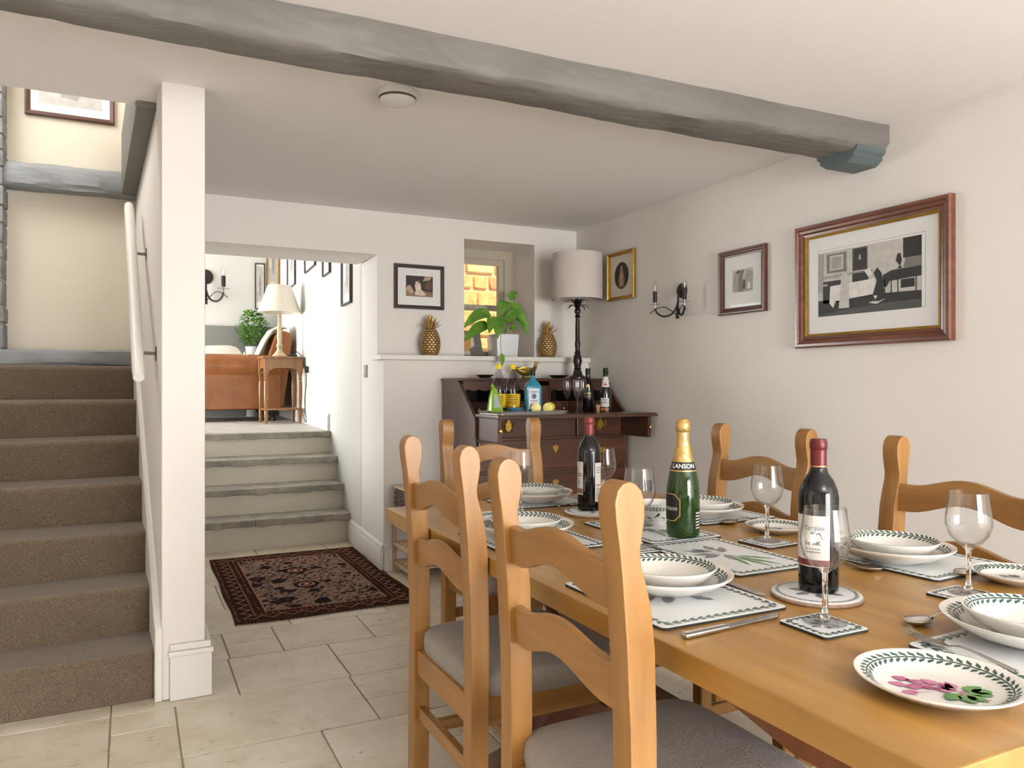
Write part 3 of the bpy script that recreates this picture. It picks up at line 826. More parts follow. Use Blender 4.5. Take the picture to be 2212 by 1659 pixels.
for s_ in (-1, 1):
    f_ = MB()
    for i in range(64):
        x = -.48 + .96 * i / 63
        f_.add([(x - .004, s_ * .77, .004), (x + .004, s_ * .77, .004), (x + random.uniform(-.006, .006), s_ * (.775 + random.uniform(.008, .02)), .002)], [(0, 1, 2)])
    tag(f_.build('fringe', CUSH, rug), kind='stuff')

# ---------------------------------------------------------------- dining table
TX0, TX1, TY0, TY1, TZ = 0.78, 1.83, 0.535, 2.53, 0.77
tb = thing('dining_table', 'large honey pine dining table laid for a meal', 'table', (TX0, TY0, 0))
W_, L_ = TX1 - TX0, TY1 - TY0
MB().box(0, W_, 0, L_, TZ - .044, TZ).build('tabletop', TABLEW, tb, .004, 2)
for x in (.10, W_ - .125):
    pr = [(0.18, TZ - .044), (L_ - .18, TZ - .044), (L_ - .18, TZ - .13)]
    for i in range(9):
        u = i / 8; pr.append((L_ - .30 - (L_ - .60) * u, TZ - .13 + .055 * math.sin(PI * u) ** .5))
    pr.append((.18, TZ - .13))
    MB().prism(pr, 'x', x, x + .025).build('apron', TABLED, tb, .002, 1)
for y in (.17, L_ - .195):
    MB().box(.125, W_ - .125, y, y + .025, TZ - .125, TZ - .044).build('end_apron', TABLED, tb, .002, 1)
for y in (.42, L_ - .46):
    pr = []
    cx = W_ / 2
    for i in range(13):
        u = i / 12; z = .09 + (TZ - .20) * u
        hw = .12 + .16 * abs(2 * u - 1) ** 2.2
        pr.append((cx + hw, z))
    pr += [(cx - (p[0] - cx), p[1]) for p in pr[::-1]]
    MB().prism(pr, 'y', y - .045, y + .045).build('pedestal', TABLED, tb, .006, 2)
    MB().box(.16, W_ - .16, y - .055, y + .055, TZ - .12, TZ - .044).build('bearer', TABLED, tb, .006, 2)
    MB().prism([(.14, 0), (.26, 0), (.30, .025), (W_ - .30, .025), (W_ - .26, 0), (W_ - .14, 0), (W_ - .14, .05), (W_ - .3, .10), (.3, .10), (.14, .05)], 'y', y - .055, y + .055).build('foot', TABLED, tb, .006, 2)
MB().box(W_ / 2 - .03, W_ / 2 + .03, .46, L_ - .50, .22, .34).build('stretcher', TABLED, tb, .006, 2)

# ---------------------------------------------------------------- ladder-back chairs
def make_chair():
    c = thing('dining_chair', 'x', 'chair', (0, 0, 0))      # local: back posts near x = 0, front toward +x
    prof_f = [(0, .018), (.40, .022), (.52, .023), (.66, .022), (.78, .019), (.845, .012), (.885, .002), (.915, -.007), (.935, -.0095), (.955, -.006), (.985, -.001), (1.01, -.001), (1.028, -.007), (1.039, -.018), (1.043, -.030)]
    prof_b = [(0, -.030), (.40, -.026), (.52, -.025), (.66, -.028), (.80, -.035), (.90, -.043), (.945, -.048), (.985, -.054), (1.012, -.056), (1.030, -.051), (1.040, -.041)]
    for s in (-1, 1):
        poly = [(x, z) for z, x in prof_f] + [(x, z) for z, x in prof_b[::-1]]
        MB().prism(poly, 'y', s * .205 - .025, s * .205 + .025).build('back_post', PINE['z'], c, .0035, 2)
        pf = [(.392, 0), (.428, 0), (.432, .42), (.388, .42)]
        MB().prism(pf, 'y', s * .205 - .022, s * .205 + .022).build('front_leg', PINE['z'], c, .004, 1)
        MB().box(.022, .39, s * .205 - .012, s * .205 + .012, .355, .425).build('seat_rail', PINE['x'], c, .003, 1)
        MB().box(.018, .395, s * .205 - .010, s * .205 + .010, .17, .205).build('side_stretcher', PINE['x'], c, .004, 1)
    MB().box(-.018, .008, -.182, .182, .355, .425).build('seat_rail', PINE['y'], c, .003, 1)
    MB().box(.395, .422, -.185, .185, .355, .425).build('seat_rail', PINE['y'], c, .003, 1)
    MB().box(-.016, .010, -.182, .182, .225, .262).build('back_stretcher', PINE['y'], c, .004, 1)
    MB().box(.20, .222, -.2, .2, .172, .202).build('cross_stretcher', PINE['y'], c, .004, 1)
    # ladder rails with a humped top and arched lower edge
    for nm, z0, z1, xo, lean in (('top_rail', .832, .908, -.012, .07), ('lower_rail', .672, .748, -.004, .05)):
        n = 20; vs = []; fs = []
        for i in range(n + 1):
            u = -1 + 2 * i / n
            hump = .5 * (1 + math.cos(PI * min(1, abs(u) / .85)))
            zt = z1 + .030 * hump - .004 * (1 - abs(u)); zb = z0 + .034 * hump
            bow = -.012 * (1 - u * u)
            for (dx, z) in ((-.011, zb), (.011, zb), (.011, zt), (-.011, zt)):
                vs.append((xo + bow + dx - lean * (z - z0), u * .185, z))
        for i in range(n):
            for s_ in range(4):
                fs.append((4 * i + s_, 4 * i + (s_ + 1) % 4, 4 * i + 4 + (s_ + 1) % 4, 4 * i + 4 + s_))
        fs += [(3, 2, 1, 0), tuple(4 * n + k for k in range(4))]
        MB().add(vs, fs).build(nm, PINE['y'], c, .005, 2)
    MB().superq((.215, 0, .445), (.222, .222, .052), .45, .3, 36, 14).build('seat_cushion', FABRIC, c)
    return c
chair0 = make_chair()
chairs = [((.705, 1.19), 0, 'nearest ladder-back pine chair in front, tucked under the left side of the table'),
          ((.757, 1.92), 0, 'pine ladder-back chair on the left side of the table, further back, by the rug'),
          ((1.385, 2.96), -90, 'pine ladder-back chair at the far head of the table in front of the bureau'),
          ((1.975, 2.05), 180, 'pine ladder-back chair on the wall side of the table, under the sconce and small frames'),
          ((1.94, 1.28), 180, 'pine ladder-back chair on the wall side, cut off by the right edge of the picture')]
for i, ((x, y), a, lab) in enumerate(chairs):
    c = chair0 if i == 0 else copy_tree(chair0)
    c.location = (x, y, 0); c.rotation_euler = (0, 0, R(a)); c['label'] = lab; c['group'] = 'pine chairs round the dining table'

# ---------------------------------------------------------------- tableware
def zprof(prof, r):
    for (r0, z0), (r1, z1) in zip(prof, prof[1:]):
        lo, hi = min(r0, r1), max(r0, r1)
        if lo <= r <= hi and hi > lo: return z0 + (z1 - z0) * (r - r0) / (r1 - r0)
    return prof[-1][1]
PL = {  # outer profile, inner profile (rim to centre)
    'dinner': ([(0, 0), (.062, 0), (.066, .004), (.10, .014), (.125, .030), (.132, .036)], [(.132, .0385), (.128, .0385), (.104, .026), (.088, .014), (.06, .009), (0, .008)]),
    'bowl': ([(0, 0), (.05, 0), (.054, .003), (.085, .022), (.097, .036), (.1, .040)], [(.1, .042), (.097, .0425), (.088, .034), (.07, .014), (.045, .007), (0, .006)]),
    'side': ([(0, 0), (.058, 0), (.061, .003), (.082, .009), (.100, .019), (.105, .022)], [(.105, .0245), (.102, .0245), (.082, .014), (.070, .0085), (.05, .006), (0, .006)]),
    'small': ([(0, 0), (.046, 0), (.049, .003), (.066, .008), (.082, .017), (.086, .02)], [(.086, .0225), (.083, .0225), (.066, .013), (.056, .0075), (.04, .0055), (0, .0055)]),
    'deep': ([(0, 0), (.030, 0), (.032, .004), (.045, .018), (.060, .045), (.065, .062)], [(.065, .064), (.0625, .064), (.057, .046), (.042, .018), (.02, .008), (0, .007)]),
}
def laurel_ring(inner, r, n, lw, ll, off=.0006):
    """leaf sprig ring printed on a rim; every leaf grows from the stem ring"""
    m = MB(); vs = []; fs = []
    def P(rr, a): return (rr * math.cos(a), rr * math.sin(a), zprof(inner, rr) + off)
    for i in range(n):
        a = 2 * PI * i / n
        vs += [P(r - lw, a), P(r + lw, a)]
    for i in range(n):
        j = (i + 1) % n
        fs.append((2 * i, 2 * j, 2 * j + 1, 2 * i + 1))
    da = 2 * PI / n
    for i in range(n):
        a = 2 * PI * i / n
        for sg, base in ((-1, 2 * i), (1, 2 * i + 1)):
            k = len(vs)
            vs += [P(r + sg * ll * .55, a + da * .10), P(r + sg * ll, a + da * .75), P(r + sg * ll * .45, a + da * .72)]
            fs.append((base, k, k + 1, k + 2))
    return m.add(vs, fs)
def laurel_rect(hx, hy, step, lw, ll, z):
    m = MB(); vs = []; fs = []
    cor = [(-hx, -hy), (hx, -hy), (hx, hy), (-hx, hy)]
    pts = []
    for (a, b_), (c_, d_) in zip(cor, cor[1:] + cor[:1]):
        L = math.hypot(c_ - a, d_ - b_); k = max(2, round(L / step))
        for i in range(k):
            pts.append((a + (c_ - a) * i / k, b_ + (d_ - b_) * i / k, (c_ - a) / L, (d_ - b_) / L))
    n = len(pts)
    for x, y, tx, ty in pts:
        nx, ny = -ty, tx
        vs += [(x - nx * lw, y - ny * lw, z), (x + nx * lw, y + ny * lw, z)]
    for i in range(n):
        j = (i + 1) % n
        fs.append((2 * i, 2 * j, 2 * j + 1, 2 * i + 1))
    for i, (x, y, tx, ty) in enumerate(pts):
        for sg, base in ((-1, 2 * i), (1, 2 * i + 1)):
            nx, ny = -ty * sg, tx * sg
            k = len(vs)
            vs += [(x + nx * ll * .5 + tx * step * .05, y + ny * ll * .5 + ty * step * .05, z), (x + nx * ll + tx * step * .7, y + ny * ll + ty * step * .7, z), (x + nx * ll * .35 + tx * step * .7, y + ny * ll * .35 + ty * step * .7, z)]
            fs.append((base, k, k + 1, k + 2))
    return m.add(vs, fs)
def spray(root, tips, w, z, rnd):
    """flat printed spray: stems fan from one root, a petal or leaf at every tip"""
    m = MB(); vs = [(*root, z)]; fs = []
    for (x, y, s) in tips:
        d = Vector((x - root[0], y - root[1])); L = d.length; d.normalize(); nn = Vector((-d.y, d.x))
        b0 = Vector(root) + d * max(L - s, L * .25)
        k = len(vs)
        a_, c_ = b0 - nn * .0007, b0 + nn * .0007
        vs += [(a_.x, a_.y, z), (c_.x, c_.y, z)]
        fs.append((0, k, k + 1))
        ring = []
        for i in range(1, 8):
            u = i / 8
            p = b0 + d * (s * u); wv = w * math.sin(PI * u ** .8) * rnd.uniform(.75, 1.25)
            ring.append((p + nn * wv, p - nn * wv))
        k2 = len(vs)
        vs += [(p.x, p.y, z) for p, _ in ring] + [(p.x, p.y, z) for _, p in ring]
        tip = b0 + d * s; vs.append((tip.x, tip.y, z)); kt = len(vs) - 1
        fs.append((k, k + 1, k2, k2 + 7))
        for i in range(6): fs.append((k2 + 7 + i, k2 + i, k2 + i + 1, k2 + 8 + i))
        fs.append((k2 + 13, k2 + 6, kt))
    return m.add(vs, fs)
def plate(kind, name, label, cat, loc, print_='leaves', rz=0.0, n=None, group=None):
    out, inn = PL[kind]
    p = thing(name, label, cat, loc, rz, group)
    MB().lathe(out + inn, 56).build('body', CHINA, p, ang=60)
    R0 = out[-1][0]
    if kind != 'deep':
        MBr = laurel_ring(inn, R0 * (.84 if kind in ('dinner', 'side', 'small') else .9), n or 44, .0009, R0 * (.085 if kind != 'bowl' else .07))
        MBr.build('leaf_border', CHINAG, p, smooth=False)
    rnd = random.Random(int(loc[0] * 1000))
    zc = inn[-1][1] + .0016
    if print_ == 'flowers':
        tips = [(-.058 + rnd.uniform(-.005, .005) + .0165 * (i % 6), -.016 + .056 * ((i * 7) % 5) / 5 + (.012 if i > 5 else 0), .024) for i in range(12)]
        spray((.022, -.014), tips, .0082, zc, rnd).build('painted_flowers', CHINAP, p, smooth=False)
        spray((.02, -.018), [(.058, -.002, .032), (.052, -.030, .034), (.016, -.052, .030), (-.012, -.042, .030), (.036, -.050, .030), (.066, -.018, .030)], .0105, zc + .0003, rnd).build('painted_leaves', CHINAL, p, smooth=False)
        for k in range(2):
            MB().box(.035, .060, -.052 + .005 * k, -.0505 + .005 * k, zc, zc + .0002).build('red_script', INKR, p, smooth=False)
    elif print_ == 'leaves':
        tips = [(-.035 + rnd.uniform(-.01, .01), rnd.uniform(-.02, .03), .02), (.03, rnd.uniform(-.03, .03), .022), (.0, .038, .02), (-.02, -.035, .018), (.02, .03, .02)]
        spray((.01, -.01), tips, .005, zc, rnd).build('painted_leaves', CHINAX, p, smooth=False)
    return p
def cup(loc, label):
    p = plate('deep', 'small_bowl', label, 'bowl', loc, None)
    out, inn = PL['deep']
    def outer(m, off):
        res = []
        for (a, z, q) in m:
            r = None
            for (r0, z0), (r1, z1) in zip(out, out[1:]):
                if z0 <= z <= z1 and z1 > z0: r = r0 + (r1 - r0) * (z - z0) / (z1 - z0)
            r = (r or out[-1][0]) + off
            res.append((r * math.cos(a), r * math.sin(a), z))
        return res
    pts = []; fs = []
    n = 40
    for i in range(n):
        a = 2 * PI * i / n
        pts += [(a, .0505, 0), (a, .0515, 0)]
    for i in range(n):
        j = (i + 1) % n; fs.append((2 * i, 2 * j, 2 * j + 1, 2 * i + 1))
    for i in range(n):
        a = 2 * PI * i / n; da = 2 * PI / n
        for sg, base in ((-1, 2 * i), (1, 2 * i + 1)):
            k = len(pts)
            pts += [(a + da * .1, .051 + sg * .0035, 0), (a + da * .8, .051 + sg * .0065, 0), (a + da * .7, .051 + sg * .003, 0)]
            fs.append((base, k, k + 1, k + 2))
    MB().add(outer(pts, .0005), fs).build('leaf_border', CHINAG, p, smooth=False)
    pts = []; fs = []; prev = None
    for i in range(14):                      # big leaves round the belly on one trailing stem
        a = 2 * PI * i / 14
        k = len(pts)
        pts += [(a, .025, 0), (a, .0265, 0)]
        if prev is not None: fs.append((prev, k, k + 1, prev + 1))
        prev = k
        sg = 1 if i % 2 else -1
        q = len(pts)
        pts += [(a + .05, .026 + sg * .004, 0), (a + .20, .026 + sg * .013, 0), (a + .28, .026 + sg * .012, 0), (a + .24, .026 + sg * .003, 0)]
        fs.append((k + (1 if sg > 0 else 0), q, q + 1, q + 2, q + 3))
    MB().add(outer(pts, .0006), fs).build('painted_leaves', CHINAG, p, smooth=False)
    return p
def rounded_rect(hx, hy, r, n=4):
    pts = []
    for cx, cy, st in ((hx - r, hy - r, 0), (-hx + r, hy - r, PI / 2), (-hx + r, -hy + r, PI), (hx - r, -hy + r, 1.5 * PI)):
        for i in range(n + 1):
            a = st + PI / 2 * i / n; pts.append((cx + r * math.cos(a), cy + r * math.sin(a)))
    return pts
def placemat(name, label, cat, x, y, sx, sy, rz=0.0, art='iris', group=None):
    p = thing(name, label, cat, (x, y, TZ), R(rz), group)
    big = sx > .15
    r = .012 if big else .008
    MB().prism(rounded_rect(sx / 2, sy / 2, r), 'z', 0, .0042).build('base', CORK, p, .0006, 1)
    MB().prism(rounded_rect(sx / 2 - .0005, sy / 2 - .0005, r), 'z', .0043, .0056).build('printed_top', MATTOP, p, .0004, 1)
    b_ = .016 if big else .010
    laurel_rect(sx / 2 - b_, sy / 2 - b_, .019 if big else .014, .0009, .0085 if big else .0062, .0059).build('leaf_border', CHINAG, p, smooth=False)
    rnd = random.Random(int(x * 977 + y * 313))
    if art == 'iris':
        q = min(sx, sy) * .30
        tips = [(q * math.cos(a) * rnd.uniform(.7, 1.2) - q * .2, q * math.sin(a) * rnd.uniform(.7, 1.2) + q * .5, q * .85) for a in (0.4, 1.1, 1.9, 2.6, 3.3, 4.0, 4.7)]
        spray((.0, .01), tips, q * .17, .0059, rnd).build('printed_petals', CHINAX, p, smooth=False)
        spray((.0, -.005), [(q * .5, -q * 1.5, q * 1.7), (q * .15, -q * 1.6, q * 1.6), (-q * .3, -q * 1.3, q * 1.3), (q * .9, -q * 1.1, q * 1.3)], q * .09, .0061, rnd).build('printed_leaves', CHINAL, p, smooth=False)
    elif art == 'sprig':
        q = min(sx, sy) * .27
        tips = [(q * math.cos(a) * rnd.uniform(.7, 1.2), q * math.sin(a) * rnd.uniform(.7, 1.2), q * .6) for a in (0.4, 1.3, 2.4, 3.3, 4.2, 5.3)]
        spray((.002, .001), tips, q * .16, .0059, rnd).build('printed_petals', CHINAX, p, smooth=False)
    return p
MT = TZ + .0059
placemat('placemat', 'white leaf-bordered placemat under the bowls at the nearest left place', 'placemat', .955, 1.222, .29, .335, 0, 'sprig', 'large placemats')
placemat('placemat', 'white placemat behind the two left chairs, under a bowl', 'placemat', .968, 1.835, .29, .335, 0, 'sprig', 'large placemats')
placemat('placemat', 'white placemat at the far head of the table before the bureau', 'placemat', 1.30, 2.40, .32, .215, 0, 'sprig', 'large placemats')
placemat('placemat', 'white placemat at the far wall-side place behind the green bottle', 'placemat', 1.665, 1.94, .29, .31, 0, 'sprig', 'large placemats')
placemat('placemat', 'white placemat at the near wall-side place under a shallow bowl', 'placemat', 1.662, 1.225, .29, .32, 4, 'sprig', 'large placemats')
placemat('placemat', 'white placemat at the near end of the table by the fork tines', 'placemat', 1.315, .693, .40, .27, 2, 'sprig', 'large placemats')
placemat('placemat', 'white placemat with a grey iris and green leaf drawing, middle of the table', 'placemat', 1.298, 1.445, .235, .345, 0, 'iris', 'centre placemats')
placemat('placemat', 'white placemat under the green champagne bottle and small bowl', 'placemat', 1.335, 1.80, .235, .345, 0, 'iris', 'centre placemats')
placemat('coaster', 'square leaf-bordered coaster under the nearest wine glass', 'coaster', 1.072, .95, .105, .105, 0, 'sprig', 'coasters')
placemat('coaster', 'square coaster under the wine glass by the far wall-side place', 'coaster', 1.503, 1.513, .11, .11, 4, 'sprig', 'coasters')
placemat('coaster', 'square coaster under the wine glass near the right edge', 'coaster', 1.478, .955, .112, .112, 4, 'sprig', 'coasters')
placemat('coaster', 'square coaster half hidden behind the nearest chair post', 'coaster', 1.145, 1.60, .10, .10, 0, 'sprig', 'coasters')

plate('dinner', 'dinner_plate', 'white leaf-rimmed dinner plate on the nearest left placemat', 'plate', (.968, 1.25, MT), group='dinner plates')
plate('bowl', 'soup_bowl', 'white leaf-rimmed bowl stacked on the nearest left dinner plate', 'bowl', (.968, 1.25, MT + .0090), None, group='soup bowls')
plate('dinner', 'dinner_plate', 'white dinner plate seen between the posts of the left chairs', 'plate', (.965, 1.86, MT), group='dinner plates')
plate('bowl', 'soup_bowl', 'white bowl seen between the posts of the left chairs', 'bowl', (.965, 1.86, MT + .0090), None, group='soup bowls')
plate('small', 'side_plate', 'small leaf-rimmed plate behind the second left chair', 'plate', (1.0, 2.10, TZ), group='side plates')
plate('dinner', 'dinner_plate', 'white dinner plate at the far head of the table', 'plate', (1.285, 2.40, MT), group='dinner plates')
plate('bowl', 'soup_bowl', 'leaf-rimmed bowl at the far head of the table', 'bowl', (1.285, 2.40, MT + .0090), None, group='soup bowls')
plate('dinner', 'dinner_plate', 'white dinner plate beside the green champagne bottle', 'plate', (1.605, 1.90, MT), group='dinner plates')
plate('bowl', 'soup_bowl', 'leaf-rimmed bowl beside the green champagne bottle', 'bowl', (1.605, 1.90, MT + .0090), None, group='soup bowls')
plate('small', 'side_plate', 'small leaf-rimmed plate behind the wine glass, left of the red-capped bottle', 'plate', (1.645, 1.622, TZ), group='side plates')
plate('dinner', 'dinner_plate', 'white dinner plate right of the front wine bottle', 'plate', (1.612, 1.225, MT), group='dinner plates')
plate('bowl', 'soup_bowl', 'leaf-rimmed bowl right of the front wine bottle', 'bowl', (1.612, 1.225, MT + .0090), None, group='soup bowls')
plate('small', 'side_plate', 'small plate cut off by the right edge beside a glass', 'plate', (1.685, .985, TZ), group='side plates')
plate('dinner', 'dinner_plate', 'large leaf-rimmed plate cut off at the right edge in front', 'plate', (1.30, .735, MT), group='dinner plates')
plate('bowl', 'soup_bowl', 'leaf-rimmed bowl cut off at the right edge in front', 'bowl', (1.30, .735, MT + .0090), None, group='soup bowls')
plate('side', 'side_plate', 'white plate with pink cyclamen painting in the front right corner', 'plate', (.985, .680, TZ), 'flowers', R(-25), 46, group='side plates')
cup((1.40, 1.86, MT), 'small deep white bowl with green leaf pattern beside the champagne bottle')

# cutlery
def path_thing(name, label, cat, p0, p1, z, group='cutlery'):
    d = Vector(p1) - Vector(p0)
    return thing(name, label, cat, (p0[0], p0[1], z), math.atan2(d.y, d.x), group), d.length
def knife(label, p0, p1, z=TZ):
    k, L = path_thing('knife', label, 'knife', p0, p1, z)
    MB().prism([(0, 0.001), (L * .42, .001), (L * .42, .008), (0, .010)], 'y', -.0085, .0085).build('handle', STEEL, k, .003, 2)
    MB().prism([(L * .41, -.007), (L * .92, -.009), (L, .004), (L * .93, .009), (L * .41, .0075)], 'z', .0035, .0055).build('blade', STEEL, k, .0006, 1)
def spoon(label, tip, end, z=TZ, sc=1.0):
    k, L = path_thing('spoon', label, 'spoon', tip, end, z)
    n = 12; vs = []; fs = []
    bl = .062 * sc
    for j in range(n + 1):
        u = j / n; w = .020 * sc * math.sin(PI * (u * .92 + .04)) ** .75
        for i in range(9):
            q = -1 + i / 4
            h = .0015 + .010 * sc * (1 - (1 - q * q) * math.sin(PI * u) ** .6)
            vs.append((bl * u, w * q, h))
    for j in range(n):
        for i in range(8):
            a = j * 9 + i; fs.append((a, a + 1, a + 10, a + 9))
    o = MB().add(vs, fs).build('bowl', STEEL, k)
    md = o.modifiers.new('s', 'SOLIDIFY'); md.thickness = .0014
    MB().tube([(bl - .006, 0, .011 * sc), (bl + .02, 0, .016 * sc), (bl + .05, 0, .013), (L * .85, 0, .006), (L, 0, .004)], [.0028, .0026, .0032, .0055, .006], 8, .4).build('handle', STEEL, k)
def fork(label, tip, end, z=TZ):
    k, L = path_thing('fork', label, 'fork', tip, end, z)
    for i in range(4):
        y = -.0096 + .0064 * i
        MB().tube([(0, y, .012), (.02, y, .006), (.045, y * .95, .005), (.052, y * .9, .006)], [.0009, .0015, .0017, .0017], 6).build('tine', STEEL, k)
    MB().prism([(.047, -.0117), (.06, -.0117), (.075, -.006), (.082, -.003), (.082, .003), (.075, .006), (.06, .0117), (.047, .0117)], 'z', .0042, .0066).build('palm', STEEL, k, .0008, 1)
    MB().tube([(.078, 0, .0056), (.10, 0, .012), (.13, 0, .011), (L, 0, .004)], [.003, .0028, .0035, .006], 8, .45).build('handle', STEEL, k)
knife('steel table knife lying in front of the nearest left placemat', (.816, 1.008), (1.056, 1.030))
knife('knife blade tip beyond the nearest left place setting', (1.128, 1.335), (1.115, 1.13))
spoon('spoon beside the champagne bottle, below the far bowl', (1.577, 1.768), (1.73, 1.79))
spoon('spoon lying on the bare table left of the near wall-side plate', (1.505, 1.165), (1.40, 1.30))
spoon('spoon beyond the glass by the right edge', (1.585, 1.052), (1.74, 1.058), MT)
spoon('spoon on the bare table above the fork at the near end', (1.200, .888), (1.37, .872))
fork('fork with its tines on the corner of the near end placemat', (1.148, .850), (1.13, .66), MT)
fork('fork at the far head place beside the back wine bottle', (1.435, 2.30), (1.30, 2.265), TZ)

# trivets
def trivet(label, x, y, r):
    p = thing('trivet', label, 'trivet', (x, y, TZ), 0, 'round trivets')
    MB().lathe([(0, 0), (r - .003, 0), (r, .003), (r, .007), (r - .002, .0085)], 48).build('base', TRIVB, p)
    MB().lathe([(r - .002, .0085), (r - .006, .0105), (0, .0105)], 48).build('printed_top', MATTOP, p)
    inn = [(r, .0105), (0, .0105)]
    laurel_ring(inn, r * .86, 46, .0008, r * .05, .0004).build('leaf_border', CHINAX, p, smooth=False)
    rnd = random.Random(3)
    spray((0, 0), [(r * .62 * math.cos(a), r * .62 * math.sin(a), r * .4) for a in (0.3, 1.2, 2.2, 3.1, 4.1, 5.2)], r * .09, .0110, rnd).build('printed_flower', CHINAX, p, smooth=False)
trivet('round trivet with a flower print under the front wine bottle', 1.213, 1.092, .086)
trivet('round trivet under the back wine bottle', 1.345, 2.115, .095)

# wine glasses
def wineglass(label, loc, group):
    h, rb, rr, rf = .2, .0415, .0345, .036
    t_ = .0011; zb = h * .455
    p = thing('wine_glass', label, 'glass', loc, 0, group)
    bo = [(.0048, zb - .004), (.011, zb + .001), (.025, zb + .010), (.036, zb + .025), (rb, zb + .045), (rb * .985, zb + .063), (rr * 1.06, h - .016), (rr, h)]
    bi = [(rr - t_, h), (rr * 1.06 - t_, h - .016), (rb * .985 - t_, zb + .063), (rb - t_, zb + .045), (.036 - t_ * 1.3, zb + .025), (.025 - t_ * 1.6, zb + .0118), (.011 - t_, zb + .0055), (0, zb + .0045)]
    MB().lathe(bo + bi, 40).build('glass_bowl', GLASS, p, ang=60)
    MB().lathe([(0, .008), (.0105, .008), (.0055, .015), (.0044, h * .25), (.0050, zb - .006), (.0108, zb + .0005), (0, zb + .003)], 24).build('glass_stem', GLASSR, p, ang=60)
    MB().lathe([(0, .0003), (rf, .0003), (rf, .0014), (rf * .6, .004), (.0105, .008)], 40).build('glass_foot', GLASS, p, ang=60)
    return p
GP = [((1.082, .955, MT), 'wine glass nearest the camera, in front of the wine bottle'), ((1.51, 1.522, MT), 'wine glass in front of the wall-side chair, left of the front wine bottle'),
      ((1.488, .962, MT), 'wine glass near the right edge of the picture'), ((1.165, 1.615, MT), 'wine glass rising behind the nearest chair post'),
      ((1.455, 2.22, TZ), 'wine glass right behind the back wine bottle'), ((1.145, 2.24, TZ), 'wine glass against the far chair, between the left chair posts')]
gl0 = None
for i, (p, lab) in enumerate(GP):
    if i == 0: o = gl0 = wineglass(lab, p, 'wine glasses on the dining table')
    else:
        o = copy_tree(gl0); o.location = p; o['label'] = lab

# bottles
def bottle(name, label, loc, prof, m, ang=0.0):
    p = thing(name, label, 'bottle', loc)
    MB().lathe(prof, 40).build('body', m, p, ang=50)
    return p
WB = [(0, 0), (.034, 0), (.0375, .004), (.0378, .012), (.0378, .185), (.036, .200), (.029, .218), (.019, .232), (.0150, .245), (.0143, .262), (.0143, .296), (0, .297)]
def cap(p, r0, z0, z1, m, name='foil_capsule', lip=True, r1=None):
    r1 = r1 or r0
    pr = [(r0 - .001, z0), (r0 + .0007, z0), (r1 + .0009, z1 - .022)]
    if lip: pr += [(r1 + .0009, z1 - .021), (r1 + .0022, z1 - .019), (r1 + .0022, z1 - .006), (r1 + .0012, z1 - .004)]
    pr += [(r1 + .0004, z1), (0, z1 + .0005)]
    return MB().lathe(pr, 32).build(name, m, p)
def mark_lines(p, r, ang, z, w, n, dz, m, name='label_text', rnd=random.Random(5)):
    mb = MB()
    for k in range(n):
        x = -w / 2
        while x < w / 2:
            ww = rnd.uniform(.0015, .004)
            mb.add([(x, -dz * k, 0), (min(x + ww, w / 2), -dz * k, 0), (min(x + ww, w / 2), -dz * k + dz * .45, 0), (x, -dz * k + dz * .45, 0)], [(0, 1, 2, 3)])
            x += ww + .0012
    tag(wrap(mb, r + .0009, ang, z).build(name, m, p, smooth=False), kind='stuff')
def to_cam(x, y): return math.atan2(-y, -x)
RB = .0378
b1 = bottle('wine_bottle', 'dark red wine bottle with deep red capsule on the front trivet', (1.228, 1.10, TZ + .0108), WB, BOTDK)
cap(b1, .0146, .243, .300, FOILR)
MB().lathe([(.0160, .2455), (.0160, .2475)], 32).build('gold_band', FOILG, b1)
a = to_cam(1.228, 1.10) - .42
lb = patch(RB, a, .98, .052, .152).build('front_label', LABEL, b1)
wrap(text_mb('Marquis', .014, False, .3), RB + .0009, a + .12, .128).build('label_text', INKB, lb, smooth=False)
wrap(text_mb('de VIK', .011, True), RB + .0009, a + .12, .098).build('label_text', INK, lb, smooth=False)
mark_lines(lb, RB, a + .12, .086, .03, 2, .006, INKB)
patch(RB + .0004, a, .98, .054, .066).build('label_band', FOILR2, lb)
MB().add(wrap(MB().add([(-.02, -.008, 0), (-.014, .004, 0), (-.004, .002, 0), (0, .008, 0), (.006, .003, 0), (.014, .006, 0), (.02, -.008, 0)], [(0, 1, 2, 3, 4, 5, 6)]), RB + .0009, a + .12, .114).v, [(0, 1, 2, 3, 4, 5, 6)]).build('label_engraving', INKB, lb, smooth=False)
b2 = bottle('wine_bottle', 'dark wine bottle with faded red capsule and two pale labels on the back trivet', (1.342, 2.135, TZ + .0108), WB, BOTDK)
cap(b2, .0146, .243, .300, FOILR2)
ac = to_cam(1.342, 2.135)
l1 = patch(RB, ac - 1.05, .52, .052, .158).build('front_label', LABEL, b2)
patch(RB + .0004, ac - 1.05, .52, .056, .072).build('label_band', TAN, l1)
mark_lines(l1, RB, ac - 1.05, .118, .03, 2, .007, INK)
wrap(text_mb('8', .02, False), RB + .0009, ac - 1.0, .092).build('label_text', INKB, l1, smooth=False)
l2 = patch(RB, ac + .92, .40, .03, .155).build('back_label', LABEL, b2)
mark_lines(l2, RB, ac + .92, .138, .022, 3, .008, INKB)
mark_lines(l2, RB, ac + .92, .07, .022, 5, .007, INKB)
wrap(text_mb('DOMAINE', .006, True), RB + .0009, ac + .92, .083).build('label_text', INKR, l2, smooth=False)
CB = [(0, .004), (.03, .0), (.0425, .004), (.0445, .012), (.0448, .115), (.043, .140), (.037, .172), (.027, .210), (.0195, .240), (.0165, .262), (.0160, .285), (.0175, .288), (.0175, .298), (.016, .306), (0, .307)]
b3 = bottle('champagne_bottle', 'green champagne bottle with gold foil neck in the middle of the table', (1.352, 1.672, MT), CB, BOTGR)
